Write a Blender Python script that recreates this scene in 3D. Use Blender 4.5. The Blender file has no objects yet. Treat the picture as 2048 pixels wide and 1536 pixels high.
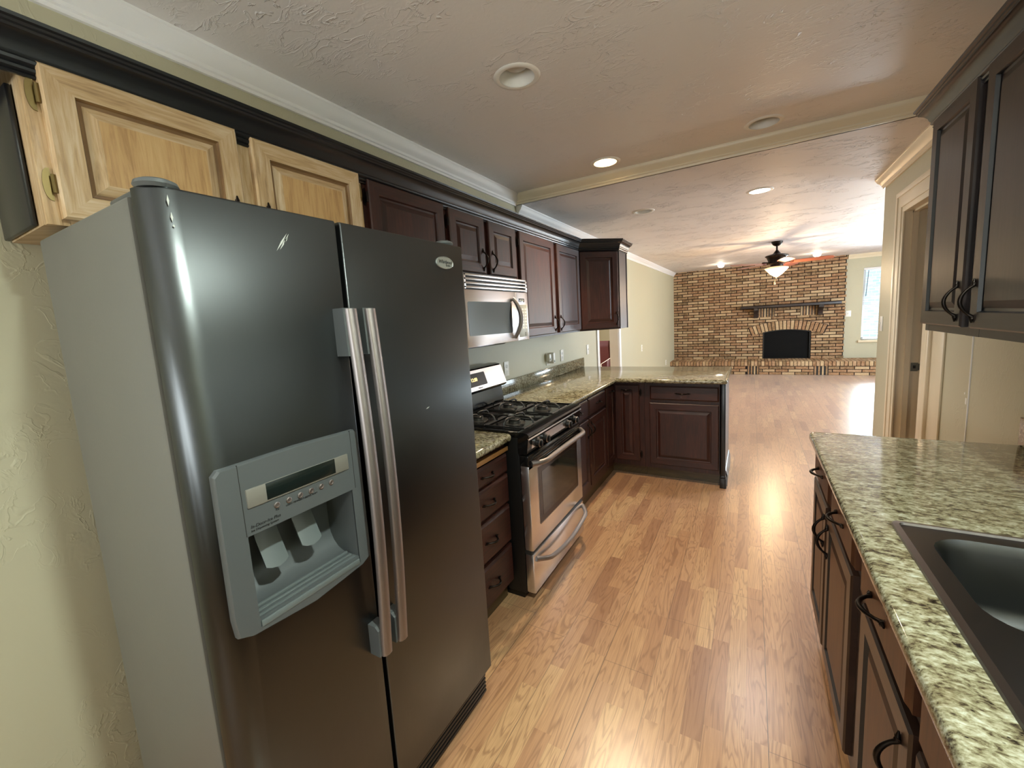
import bpy, bmesh, math, random
from math import radians as R, sin, cos, pi
from mathutils import Vector, Matrix
random.seed(7)
sc = bpy.context.scene
COL = sc.collection

# ------------------------------------------------------------------ camera
CAM = Vector((1.6754, 0.0, 1.4802))
yaw, pitch, roll = R(30.852), R(-7.3805), R(-3.5425)
fw = Vector((-sin(yaw)*cos(pitch), cos(yaw)*cos(pitch), sin(pitch)))
rt0 = Vector((cos(yaw), sin(yaw), 0)); up0 = rt0.cross(fw)
rt = rt0*cos(roll) + up0*sin(roll); up = rt.cross(fw)
cd = bpy.data.cameras.new('camera'); cam = bpy.data.objects.new('camera', cd); COL.objects.link(cam)
cam.matrix_world = Matrix(((rt.x, up.x, -fw.x, CAM.x), (rt.y, up.y, -fw.y, CAM.y), (rt.z, up.z, -fw.z, CAM.z), (0, 0, 0, 1)))
cd.sensor_width = 36.0; cd.lens = 837.35*36/2048
cd.shift_x = 16.9/2048; cd.shift_y = -14.94/2048
cd.clip_start = 0.02; cd.clip_end = 100
sc.camera = cam

# ------------------------------------------------------------------ world, exposure
sc.view_settings.view_transform = 'Standard'; sc.view_settings.look = 'None'
sc.view_settings.exposure = 1.65; sc.view_settings.gamma = 1.0; sc.view_settings.use_curve_mapping = False
w = bpy.data.worlds.new('world'); sc.world = w; w.use_nodes = True
bg = w.node_tree.nodes['Background']; bg.inputs[0].default_value = (0.72, 0.87, 1.0, 1); bg.inputs[1].default_value = 1.0
cy = sc.cycles
cy.use_denoising = True
cy.max_bounces = 10; cy.diffuse_bounces = 6; cy.glossy_bounces = 5; cy.transmission_bounces = 6
cy.caustics_reflective = False; cy.caustics_refractive = False
cy.sample_clamp_indirect = 6.0

# ------------------------------------------------------------------ far window daylight and ground bounce, then added fill lights
def area(name, loc, rot, sx, sy, power, color, portal=False):
    l = bpy.data.lights.new(name, 'AREA'); l.shape = 'RECTANGLE'; l.size = sx; l.size_y = sy; l.energy = power; l.color = color
    o = bpy.data.objects.new(name, l); COL.objects.link(o); o.location = loc; o.rotation_euler = rot
    if portal: l.cycles.is_portal = True
    return o
area('window_daylight_far', (4.41, 11.52, 1.40), (R(-90), 0, 0), 1.6, 1.5, 1, (1, 1, 1), portal=True)
area('window_daylight_ground', (4.41, 11.95, 0.74), (R(-105), 0, 0), 1.5, 0.5, 85, (0.80, 0.92, 1.0))
area('added_fill_living', (5.62, 7.4, 1.35), (0, R(90), 0), 2.1, 2.6, 85, (0.74, 0.89, 1.0))  # added fill for the living room floor; this wall has no window
area('added_fill_back', (1.1, -2.42, 1.6), (R(128), 0, 0), 1.4, 1.5, 28, (0.93, 0.98, 1.0))  # added fill behind the camera, in front of a solid wall
area('added_fill_study', (-2.9, 8.0, 1.6), (0, R(-90), 0), 1.6, 1.4, 60, (1, 0.97, 0.9))  # added light to brighten the study; no window is built there

# ------------------------------------------------------------------ node materials
class NT:
    def __init__(s, name):
        s.m = bpy.data.materials.new(name); s.m.use_nodes = True; s.t = s.m.node_tree
        s.b = s.t.nodes['Principled BSDF']
    def n(s, typ, props=None, **inp):
        nd = s.t.nodes.new('ShaderNode'+typ)
        for k, v in (props or {}).items(): setattr(nd, k, v)
        for k, v in inp.items():
            key = int(k[1:]) if k[0] == '_' and k[1:].isdigit() else k.replace('_', ' ')
            s.set(nd.inputs[key], v)
        return nd
    def set(s, sock, v):
        if isinstance(v, bpy.types.NodeSocket): s.t.links.new(v, sock)
        elif isinstance(v, bpy.types.Node): s.t.links.new(v.outputs[0], sock)
        else: sock.default_value = v
    def math(s, op, a, b=None, c=None):
        nd = s.t.nodes.new('ShaderNodeMath'); nd.operation = op
        s.set(nd.inputs[0], a)
        if b is not None: s.set(nd.inputs[1], b)
        if c is not None: s.set(nd.inputs[2], c)
        return nd.outputs[0]
    def ramp(s, fac, stops, interp='LINEAR'):
        nd = s.t.nodes.new('ShaderNodeValToRGB'); s.set(nd.inputs[0], fac); e = nd.color_ramp.elements; nd.color_ramp.interpolation = interp
        while len(e) < len(stops): e.new(0.5)
        for i, (p, c) in enumerate(stops): e[i].position = p; e[i].color = (*c, 1) if len(c) == 3 else c
        return nd.outputs[0]
    def mix(s, fac, a, b, blend='MIX'):
        nd = s.t.nodes.new('ShaderNodeMix'); nd.data_type = 'RGBA'; nd.blend_type = blend
        s.set(nd.inputs[0], fac); s.set(nd.inputs[6], a if not isinstance(a, tuple) or len(a) == 4 else (*a, 1)); s.set(nd.inputs[7], b if not isinstance(b, tuple) or len(b) == 4 else (*b, 1))
        return nd.outputs[2]
    def coord(s, which='Object', scale=(1, 1, 1), rot=(0, 0, 0)):
        tc = s.n('TexCoord'); mp = s.n('Mapping', Vector=tc.outputs[which]); mp.inputs['Scale'].default_value = scale; mp.inputs['Rotation'].default_value = rot
        return mp.outputs[0]
    def noise(s, vec, scale, detail=4, rough=0.5, dist=0.0):
        nd = s.n('TexNoise', Vector=vec, Scale=scale, Detail=detail, Roughness=rough, Distortion=dist); return nd.outputs[0]
    def bump(s, h, strength, dist=0.01):
        nd = s.n('Bump', Height=h, Strength=strength, Distance=dist); s.set(s.b.inputs['Normal'], nd.outputs[0])
    def base(s, color=None, rough=None, metal=None, spec=None, coat=None, coat_rough=None):
        for k, v in (('Base Color', color), ('Roughness', rough), ('Metallic', metal), ('Specular IOR Level', spec), ('Coat Weight', coat), ('Coat Roughness', coat_rough)):
            if v is None: continue
            if isinstance(v, tuple) and len(v) == 3: v = (*v, 1)
            s.set(s.b.inputs[k], v)
        return s.m
def srgb(r, g, b):
    f = lambda c: (c/255)/12.92 if c <= 10.3 else ((c/255+0.055)/1.055)**2.4
    return (f(r), f(g), f(b))
def plain(name, color, rough=0.5, metal=0.0, spec=0.5, **k): return NT(name).base(color, rough, metal, spec, **k)

def texture_paint(name, color, rough, amount, scale=1.0):
    t = NT(name); v = t.coord('Object', (1, 1, 1))
    vs = t.coord('Object', (1.0, 2.2, 1.6), (0, 0, R(28)))
    n1 = t.noise(vs, 7.0*scale, 3, 0.55, 1.0); n2 = t.noise(v, 40*scale, 3, 0.5, 0.6)
    ridge = t.ramp(n1, [(0.47, (0, 0, 0)), (0.507, (1, 1, 1)), (0.513, (0.2, 0.2, 0.2)), (0.60, (0, 0, 0))])
    mask = t.ramp(t.noise(v, 3.1*scale, 2, 0.5, 0.5), [(0.46, (0, 0, 0)), (0.60, (1, 1, 1))])
    h = t.math('ADD', t.math('MULTIPLY', t.math('MULTIPLY', ridge, mask), t.math('MULTIPLY', n2, 1.8)), t.math('MULTIPLY', n2, 0.10))
    t.bump(h, amount, 0.010)
    c = t.mix(t.noise(v, 1.3, 2), color, tuple(x*0.95 for x in color))
    return t.base(c, rough)
M = {}
M['wall'] = texture_paint('cream wall paint', srgb(190, 186, 160), 0.5, 0.22)
M['ceiling'] = texture_paint('cream ceiling paint', srgb(236, 232, 230), 0.42, 0.6, 1.3)
M['ceiling_low'] = texture_paint('cream glossy ceiling paint', srgb(230, 226, 226), 0.58, 1.0, 1.5)
M['trim'] = plain('white trim paint', srgb(242, 242, 242), 0.35)
M['casing'] = plain('cream trim paint', srgb(224, 212, 186), 0.35)
M['white'] = plain('white plastic', srgb(238, 238, 232), 0.35)
M['black_paint'] = plain('black cabinet paint', srgb(24, 25, 28), 0.3)

def wood(name, stops, rough, gscale=1.0, coat=0.3, bump=0.06, rough_coat=0.2):
    t = NT(name); tc = t.n('TexCoord')
    v = t.n('Mapping', Vector=tc.outputs['UV']); v.inputs['Scale'].default_value = (1, 0.07, 1)
    g = t.noise(v.outputs[0], 95*gscale, 5, 0.65, 0.6)
    v2 = t.n('Mapping', Vector=tc.outputs['UV']); v2.inputs['Scale'].default_value = (1, 0.22, 1)
    b = t.noise(v2.outputs[0], 9*gscale, 3, 0.5, 1.2)
    f = t.math('ADD', t.math('MULTIPLY', g, 0.65), t.math('MULTIPLY', b, 0.35))
    c = t.ramp(f, stops)
    t.bump(g, bump, 0.002)
    return t.base(c, rough, coat=coat, coat_rough=rough_coat)
M['oak'] = wood('pickled oak', [(0.30, srgb(150, 122, 86)), (0.46, srgb(194, 164, 122)), (0.58, srgb(210, 188, 154)), (0.75, srgb(226, 212, 186))], 0.45, 1.0, 0.1, 0.12)
M['oak_panel'] = wood('honey oak panel', [(0.30, srgb(160, 122, 76)), (0.48, srgb(198, 160, 108)), (0.7, srgb(214, 182, 130))], 0.42, 1.0, 0.1, 0.08)
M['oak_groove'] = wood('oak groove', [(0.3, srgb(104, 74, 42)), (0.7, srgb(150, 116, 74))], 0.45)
M['dark'] = wood('dark stained oak', [(0.30, srgb(26, 11, 8)), (0.48, srgb(48, 21, 15)), (0.72, srgb(74, 37, 27))], 0.44, 1.0, 0.0, 0.10, 0.25)
M['espresso'] = wood('dark espresso wood', [(0.30, srgb(22, 16, 14)), (0.5, srgb(38, 29, 27)), (0.75, srgb(52, 41, 38))], 0.42, 0.8, 0.1, 0.05, 0.25)
M['brown'] = wood('walnut stained wood', [(0.30, srgb(48, 26, 15)), (0.5, srgb(80, 46, 27)), (0.75, srgb(104, 64, 38))], 0.42, 0.8, 0.05, 0.05)
M['brown_dark'] = wood('glazed dark walnut', [(0.30, srgb(30, 19, 14)), (0.5, srgb(50, 32, 24)), (0.75, srgb(76, 52, 40))], 0.38, 0.8, 0.15, 0.05)
M['toe'] = wood('toe kick board', [(0.3, srgb(52, 40, 22)), (0.7, srgb(92, 74, 42))], 0.5)
M['rail_oak'] = wood('bare oak strip', [(0.3, srgb(110, 72, 36)), (0.7, srgb(176, 128, 72))], 0.5)
M['fan_wood'] = wood('rosewood fan blade', [(0.3, srgb(110, 58, 42)), (0.7, srgb(166, 98, 74))], 0.4)
M['bronze'] = plain('oil rubbed bronze', srgb(40, 34, 30), 0.35, 0.85)
M['hinge'] = plain('antique brass', srgb(140, 124, 84), 0.3, 1.0)

def steel(name, col, rough, aniso=0.5, axis=(1, 1, 0.02)):
    t = NT(name); v = t.coord('Object', axis)
    n = t.noise(v, 260, 3, 0.6); big = t.noise(t.coord('Object'), 3.0, 2)
    c = t.mix(t.math('MULTIPLY', n, 0.2), col, tuple(x*0.85 for x in col))
    r = t.math('ADD', t.math('MULTIPLY', n, 0.03), t.math('ADD', t.math('MULTIPLY', big, 0.05), rough-0.06))
    t.b.inputs['Anisotropic'].default_value = aniso
    return t.base(c, r, 1.0)
M['fridge_steel'] = steel('brushed fridge steel', srgb(84, 87, 88), 0.36)
M['steel'] = steel('brushed stainless steel', srgb(242, 242, 246), 0.28, 0.4, (0.02, 0.02, 1))
M['handle_steel'] = plain('satin handle metal', srgb(154, 147, 145), 0.46, 1.0)
M['sink_steel'] = plain('sink steel', srgb(122, 117, 116), 0.30, 1.0)
M['shaded_bowl_steel'] = plain('shaded sink bowl steel', srgb(92, 93, 93), 0.33, 1.0)  # darker copy of the rim steel, painting the shade inside the bowls
M['fridge_side'] = texture_paint('grey textured fridge side', srgb(112, 112, 106), 0.45, 0.05, 6)
M['grey_plastic'] = plain('silver grey plastic', srgb(94, 99, 100), 0.38, 0.25)
M['paddle'] = plain('blue grey plastic', srgb(98, 106, 106), 0.4)
M['frame_grey'] = plain('warm grey plastic', srgb(116, 114, 106), 0.4)
M['grey_light'] = plain('pale grey plastic', srgb(168, 172, 164), 0.4, 0.1)
M['gasket'] = plain('dark gasket', srgb(30, 28, 26), 0.6)
M['black_gloss'] = plain('black enamel', srgb(16, 16, 17), 0.12, 0.0, 0.5)
M['black_matte'] = plain('black plastic', srgb(18, 18, 18), 0.35)
M['black_side'] = plain('black range side', srgb(10, 10, 11), 0.4)
M['iron'] = plain('cast iron grate', srgb(30, 29, 28), 0.42)
M['burner'] = plain('burner cap', srgb(60, 58, 54), 0.4, 0.3)
M['lcd'] = plain('dark display glass', srgb(22, 30, 28), 0.15)
M['mw_glass'] = plain('microwave window', srgb(92, 104, 116), 0.12, 0.0, 0.8)
M['oven_glass'] = plain('oven window glass', srgb(40, 42, 38), 0.06, 0.0, 0.9)
M['oven_frame'] = plain('oven window border', srgb(34, 22, 18), 0.15)
M['print_dark'] = plain('dark print', srgb(30, 30, 30), 0.5)
M['print_light'] = plain('light print', srgb(190, 195, 190), 0.5)
M['badge'] = plain('chrome badge', srgb(176, 182, 178), 0.25, 0.6)
M['can_white'] = plain('white light trim', srgb(236, 234, 228), 0.45)
M['bulb_off'] = plain('frosted lamp', srgb(214, 210, 204), 0.3)
M['mortar'] = plain('dark mortar', srgb(34, 22, 20), 0.95)
M['soot'] = plain('sooty firebox', srgb(9, 9, 9), 0.9)
M['blind'] = plain('white blind slat', srgb(236, 238, 242), 0.5)
M['maroon'] = plain('maroon upholstery', srgb(72, 22, 28), 0.6)
M['glass_frame'] = plain('white window frame', srgb(226, 230, 236), 0.4)
M['pantry'] = plain('pantry wall', srgb(120, 84, 56), 0.7)
M['shelf'] = plain('pantry shelf', srgb(200, 170, 130), 0.6)
M['strike'] = plain('strike plate metal', srgb(150, 150, 140), 0.35, 0.9)
M['ground'] = plain('outside ground', srgb(235, 240, 245), 0.8)

def emit(name, color, strength, base=(0.9, 0.9, 0.9)):
    t = NT(name); t.base(base, 0.5); t.b.inputs['Emission Color'].default_value = (*color, 1); t.b.inputs['Emission Strength'].default_value = strength
    return t.m
M['lamp_warm'] = emit('warm lamp glow', (1.0, 0.72, 0.36), 6.0)
M['lamp_cool'] = emit('white lamp glow', (0.93, 0.97, 1.0), 7.0)
M['lamp_small'] = emit('small lamp glow', (1.0, 0.86, 0.68), 1.0)
M['shade'] = emit('lit alabaster glass', (1.0, 0.52, 0.22), 0.42, (0.9, 0.8, 0.66))
M['clock'] = emit('amber clock digits', (1.0, 0.62, 0.15), 1.2)

def glass():
    t = NT('window glass'); nt = t.t
    tr = t.n('BsdfTransparent'); gl = t.n('BsdfGlossy', Roughness=0.02); fr = t.n('Fresnel', IOR=1.45)
    ms = t.n('MixShader'); t.set(ms.inputs[0], fr.outputs[0]); t.set(ms.inputs[1], tr.outputs[0]); t.set(ms.inputs[2], gl.outputs[0])
    t.set(nt.nodes['Material Output'].inputs[0], ms.outputs[0]); return t.m
M['glass'] = glass()

def granite():
    t = NT('speckled granite')
    v = t.coord('Object', (1, 1.75, 1.75), (0, 0, R(24)))
    a = t.noise(v, 42, 6, 0.66, 0.4); b = t.noise(v, 110, 4, 0.6, 0.3); big = t.noise(t.coord('Object', (1, 1.8, 1)), 5, 3, 0.5, 1.0)
    f = t.math('ADD', t.math('MULTIPLY', a, 0.72), t.math('MULTIPLY', b, 0.28))
    c = t.ramp(f, [(0.355, srgb(34, 29, 24)), (0.405, srgb(68, 59, 45)), (0.455, srgb(108, 101, 77)), (0.505, srgb(134, 130, 104)), (0.56, srgb(156, 153, 130)), (0.66, srgb(182, 186, 172))])
    c = t.mix(t.math('MULTIPLY', t.ramp(big, [(0.45, (0, 0, 0)), (0.65, (1, 1, 1))]), 0.35), c, (*srgb(172, 140, 92), 1), 'MULTIPLY')
    sp = t.n('TexVoronoi', Vector=v, Scale=70.0); 
    k = t.ramp(sp.outputs['Distance'], [(0.10, (1, 1, 1)), (0.17, (0, 0, 0))])
    c = t.mix(t.math('MULTIPLY', k, t.ramp(t.noise(v, 15, 2), [(0.52, (0, 0, 0)), (0.6, (1, 1, 1))])), c, (*srgb(30, 24, 22), 1))
    return t.base(c, 0.09, spec=0.55)
M['granite'] = granite()

def floor_mat():
    t = NT('oak strip laminate'); tc = t.n('TexCoord'); sx = t.n('SeparateXYZ', Vector=tc.outputs['Object'])
    x = t.math('SUBTRACT', sx.outputs[0], 1.141-2.0); y = sx.outputs[1]; W = 0.2/3
    X = t.math('DIVIDE', x, W); ci = t.math('FLOOR', X); fx = t.math('FRACT', X)
    rc = t.n('TexWhiteNoise', {'noise_dimensions': '1D'}, W=ci).outputs[0]
    Y = t.math('ADD', t.math('DIVIDE', y, 0.46), t.math('MULTIPLY', rc, 7.3)); ri = t.math('FLOOR', Y); fy = t.math('FRACT', Y)
    cv = t.n('CombineXYZ', X=ci, Y=ri); r = t.n('TexWhiteNoise', {'noise_dimensions': '2D'}, Vector=cv.outputs[0]).outputs[0]
    base = t.ramp(r, [(0.0, srgb(160, 116, 85)), (0.15, srgb(184, 138, 99)), (0.5, srgb(200, 156, 114)), (0.8, srgb(190, 146, 109)), (0.92, srgb(205, 163, 119)), (1.0, srgb(211, 172, 126))])
    gv = t.n('CombineXYZ', X=t.math('MULTIPLY', sx.outputs[0], 11.0), Y=t.math('ADD', t.math('MULTIPLY', y, 1.05), t.math('MULTIPLY', r, 37.0)), Z=t.math('MULTIPLY', r, 91.0))
    g = t.noise(gv.outputs[0], 1.0, 3, 0.5, 0.7)
    rings = t.math('MULTIPLY_ADD', t.math('SINE', t.math('MULTIPLY', g, 96.0)), 0.5, 0.5)
    ln = t.ramp(rings, [(0.0, (1, 1, 1)), (0.12, (0.55, 0.55, 0.55)), (0.42, (0, 0, 0))])
    pv = t.n('CombineXYZ', X=t.math('MULTIPLY', sx.outputs[0], 320.0), Y=t.math('MULTIPLY', y, 9.0), Z=r)
    p = t.noise(pv.outputs[0], 1.0, 3, 0.6)
    c = t.mix(t.math('MULTIPLY', ln, 0.50), base, (*srgb(122, 78, 48), 1))
    c = t.mix(t.ramp(p, [(0.42, (0.26, 0.26, 0.26)), (0.6, (0, 0, 0))]), c, (*srgb(130, 86, 52), 1))
    pl = t.math('DIVIDE', x, 0.2); pf = t.math('FRACT', pl); pi_ = t.math('FLOOR', pl)
    seam = t.math('LESS_THAN', pf, 0.014)
    strip = t.math('MULTIPLY', t.math('LESS_THAN', fx, 0.018), 0.35)
    rp = t.n('TexWhiteNoise', {'noise_dimensions': '1D'}, W=pi_).outputs[0]
    py = t.math('FRACT', t.math('ADD', t.math('DIVIDE', y, 1.22), rp)); ends = t.math('LESS_THAN', py, 0.0018)
    sm = t.math('MAXIMUM', t.math('MAXIMUM', t.math('MULTIPLY', seam, t.math('ADD', t.math('MULTIPLY', rp, 0.55), 0.3)), strip), t.math('MULTIPLY', ends, 0.6))
    c = t.mix(sm, c, (*srgb(52, 32, 20), 1))
    t.b.inputs['Sheen Weight'].default_value = 0.22; t.b.inputs['Sheen Roughness'].default_value = 0.4; t.b.inputs['Sheen Tint'].default_value = (0.92, 0.95, 1.0, 1)  # bluish sheen stands in for window glow on the far floor
    t.bump(t.math('SUBTRACT', t.math('MULTIPLY', p, 0.2), sm), 0.12, 0.002)
    return t.base(c, 0.30, spec=0.5, coat=1.0, coat_rough=0.30)
M['floor'] = floor_mat()

def brick():
    t = NT('tan brick'); g = t.n('NewGeometry'); r = g.outputs['Random Per Island']
    c = t.ramp(r, [(0.0, srgb(104, 86, 56)), (0.16, srgb(140, 104, 72)), (0.34, srgb(152, 116, 82)), (0.52, srgb(130, 102, 68)), (0.66, srgb(172, 146, 110)), (0.82, srgb(190, 166, 130)), (1.0, srgb(158, 124, 94))])
    v = t.coord('Object'); n = t.noise(v, 60, 4, 0.7); n2 = t.noise(v, 24, 3, 0.6)
    c = t.mix(t.ramp(n2, [(0.4, (0.0, 0.0, 0.0)), (0.7, (0.4, 0.4, 0.4))]), c, (*srgb(214, 184, 146), 1))
    c = t.mix(t.ramp(n, [(0.33, (0.75, 0.75, 0.75)), (0.41, (0, 0, 0))]), c, (*srgb(92, 60, 42), 1))
    t.bump(n, 0.4, 0.006); return t.base(c, 0.85)
M['brick'] = brick()
def outside_brick():
    t = NT('neighbour brick'); v = t.coord('Object', (1, 1, 1), (R(90), 0, 0))
    b = t.n('TexBrick', Vector=v, Color1=(0.55, 0.62, 0.66, 1), Color2=(0.36, 0.46, 0.52, 1), Mortar=(0.7, 0.75, 0.8, 1), Scale=3.0)
    return t.base(b.outputs[0], 0.9)
M['outside'] = outside_brick()

# ------------------------------------------------------------------ mesh builder (world coordinates in, object-local out)
class MB:
    def __init__(s): s.bm = bmesh.new(); s.uv = s.bm.loops.layers.uv.new('uv')
    def _uv(s, faces, grain):
        g = Vector(grain); a = Vector((0, 0, 1)) if abs(g.z) < 0.5 else Vector((1, 0, 0)); p = g.cross(a).normalized(); q = g.cross(p).normalized()
        o = random.uniform(0, 9)
        for f in faces:
            for l in f.loops: l[s.uv].uv = (l.vert.co.dot(p) + l.vert.co.dot(q) + o, l.vert.co.dot(g) + o)
    def faces(s, pts, fcs, grain=(0, 0, 1)):
        vs = [s.bm.verts.new(p) for p in pts]; out = []
        for f in fcs:
            try: out.append(s.bm.faces.new([vs[i] for i in f]))
            except ValueError: pass
        s._uv(out, grain); return out
    def box(s, x0, x1, y0, y1, z0, z1, bev=0.0, grain=(0, 0, 1), seg=2):
        x0, x1 = min(x0, x1), max(x0, x1); y0, y1 = min(y0, y1), max(y0, y1); z0, z1 = min(z0, z1), max(z0, z1)
        P = [(x0, y0, z0), (x1, y0, z0), (x1, y1, z0), (x0, y1, z0), (x0, y0, z1), (x1, y0, z1), (x1, y1, z1), (x0, y1, z1)]
        F = [(3, 2, 1, 0), (4, 5, 6, 7), (0, 1, 5, 4), (1, 2, 6, 5), (2, 3, 7, 6), (3, 0, 4, 7)]
        if bev <= 0: s.faces(P, F, grain); return s
        b = bmesh.new(); vs = [b.verts.new(p) for p in P]
        for f in F: b.faces.new([vs[i] for i in f])
        bmesh.ops.bevel(b, geom=b.edges[:], offset=bev, segments=seg, affect='EDGES', profile=0.5)
        s.absorb(b, grain); return s
    def absorb(s, b, grain=(0, 0, 1)):
        b.verts.index_update()
        s.faces([v.co.copy() for v in b.verts], [[v.index for v in f.verts] for f in b.faces], grain); b.free()
    def rings(s, rings, close=True, cap0=False, cap1=False, grain=(0, 0, 1)):
        n = len(rings[0]); P = [p for r in rings for p in r]; F = []
        for i in range(len(rings)-1):
            for j in range(n if close else n-1):
                k = (j+1) % n; F.append((i*n+j, i*n+k, (i+1)*n+k, (i+1)*n+j))
        if cap0: F.append(tuple(reversed(range(n))))
        if cap1: F.append(tuple((len(rings)-1)*n+j for j in range(n)))
        s.faces(P, F, grain); return s
    def lathe(s, c, prof, axis='z', n=32, cap0=False, cap1=False):
        c = Vector(c); U = {'z': (Vector((1, 0, 0)), Vector((0, 1, 0)), Vector((0, 0, 1))), 'x': (Vector((0, 1, 0)), Vector((0, 0, 1)), Vector((1, 0, 0))), 'y': (Vector((0, 0, 1)), Vector((1, 0, 0)), Vector((0, 1, 0)))}[axis] if isinstance(axis, str) else axis
        s.rings([[c + U[0]*r*cos(2*pi*j/n) + U[1]*r*sin(2*pi*j/n) + U[2]*h for j in range(n)] for r, h in prof], True, cap0, cap1); return s
    def cyl(s, c, r, h, axis='z', n=24): return s.lathe(c, [(r, 0), (r, h)], axis, n, True, True)
    def tube(s, pts, r, n=10, flat=1.0, caps=True):
        pts = [Vector(p) for p in pts]; rr = r if isinstance(r, (list, tuple)) else [r]*len(pts); rings = []; prev = None
        for i, p in enumerate(pts):
            t = (pts[min(i+1, len(pts)-1)] - pts[max(i-1, 0)]).normalized()
            if prev is None:
                a = Vector((0, 0, 1)) if abs(t.z) < 0.9 else Vector((0, 1, 0)); u = t.cross(a).normalized()
            else: u = (prev - t*prev.dot(t)).normalized()
            prev = u; v = t.cross(u)
            rings.append([p + u*rr[i]*cos(2*pi*j/n)*flat + v*rr[i]*sin(2*pi*j/n) for j in range(n)])
        s.rings(rings, True, caps, caps); return s
    def prism(s, poly, a0, a1, axis='y', grain=None):
        m = {'y': lambda p, h: (p[0], h, p[1]), 'z': lambda p, h: (p[0], p[1], h), 'x': lambda p, h: (h, p[0], p[1])}[axis]
        g = grain or {'y': (0, 1, 0), 'z': (0, 0, 1), 'x': (1, 0, 0)}[axis]
        s.rings([[m(p, a0) for p in poly], [m(p, a1) for p in poly]], True, True, True, g); return s
    def sweep(s, prof, path, side=1, closed=False, caps=True):
        # prof: closed list of (out, z); path: list of (x, y); out is measured to the left of travel when side=1
        P = [Vector((p[0], p[1])) for p in path]; n = len(P); rings = []
        for i in range(n):
            d0 = (P[i]-P[i-1]).normalized() if (i > 0 or closed) else None; d1 = (P[(i+1) % n]-P[i]).normalized() if (i < n-1 or closed) else None
            d0 = d0 or d1; d1 = d1 or d0
            n0 = Vector((-d0.y, d0.x))*side; n1 = Vector((-d1.y, d1.x))*side; m = (n0+n1).normalized(); k = 1/max(0.2, m.dot(n0))
            rings.append([(P[i].x+m.x*o*k, P[i].y+m.y*o*k, z) for o, z in prof])
        if closed: rings.append(rings[0])
        s.rings(rings, True, caps and not closed, caps and not closed, (0, 1, 0)); return s
    def disc_hole_plane(s, outer, holes, z, down=True):
        b = bmesh.new(); es = []
        for loop in [outer]+holes:
            vs = [b.verts.new((p[0], p[1], z)) for p in loop]
            es += [b.edges.new((vs[i], vs[(i+1) % len(vs)])) for i in range(len(vs))]
        bmesh.ops.triangle_fill(b, use_beauty=True, use_dissolve=False, edges=es)
        bmesh.ops.recalc_face_normals(b, faces=b.faces[:])
        for f in b.faces:
            if (f.normal.z > 0) == down: f.normal_flip()
        s.absorb(b); return s
    def build(s, name, m, parent=None, label=None, smooth=35, recalc=True):
        bm = s.bm
        if recalc: bmesh.ops.recalc_face_normals(bm, faces=bm.faces[:])
        off = Vector((0, 0, 0)); p = parent
        while p is not None: off += p.location; p = p.parent
        if off.length > 0: bmesh.ops.translate(bm, verts=bm.verts[:], vec=-off)
        me = bpy.data.meshes.new(name); bm.to_mesh(me); bm.free()
        ms = m if isinstance(m, list) else [m]
        for x in ms: me.materials.append(M[x] if isinstance(x, str) else x)
        if smooth:
            me.shade_smooth(); me.set_sharp_from_angle(angle=R(smooth))
        o = bpy.data.objects.new(name, me); COL.objects.link(o)
        if parent is not None: o.parent = parent
        if label: o['label'] = label
        return o
def thing(name, label, cat, loc, group=None):
    o = bpy.data.objects.new(name, None); COL.objects.link(o); o.location = loc; o.empty_display_size = 0.1
    o['label'] = label; o['category'] = cat
    if group: o['group'] = group
    return o
def tag(o, label, cat, group=None):
    o['label'] = label; o['category'] = cat
    if group: o['group'] = group
    return o
def struct(o): o['kind'] = 'structure'; return o
def text(name, body, size, origin, u, v, mat, parent, shear=0.0, font_align='LEFT', depth=0.0004):
    c = bpy.data.curves.new(name, 'FONT'); c.body = body; c.size = size; c.shear = shear; c.align_x = font_align; c.extrude = depth
    t = bpy.data.objects.new(name+'_tmp', c); COL.objects.link(t)
    me = bpy.data.meshes.new_from_object(t.evaluated_get(bpy.context.evaluated_depsgraph_get())); bpy.data.objects.remove(t); bpy.data.curves.remove(c)
    u = Vector(u); v = Vector(v); nrm = u.cross(v); off = Vector((0, 0, 0)); p = parent
    while p is not None: off += p.location; p = p.parent
    o3 = Vector(origin) - off
    for vt in me.vertices: q = vt.co.copy(); vt.co = o3 + u*q.x + v*q.y + nrm*q.z
    me.materials.clear(); me.materials.append(M[mat]); me.name = name
    o = bpy.data.objects.new(name, me); COL.objects.link(o); o.parent = parent; return o

# ------------------------------------------------------------------ key dimensions (metres, camera calibrated)
ZK, ZL = 2.495, 2.418          # kitchen and living ceilings
YB = 3.16                      # the step between them
XR = 2.5635                    # right wall face
YF = 11.27                     # brick face
ZC = 0.918                     # worktops
CANS = [(0.815, 1.70), (0.82, 2.925), (1.72, 2.93), (0.80, 4.175), (1.72, 4.195), (2.02, 0.43)]
CR = 0.082
def circ(c, r, n=36): return [(c[0]+r*cos(2*pi*i/n), c[1]+r*sin(2*pi*i/n)) for i in range(n)]

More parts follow.
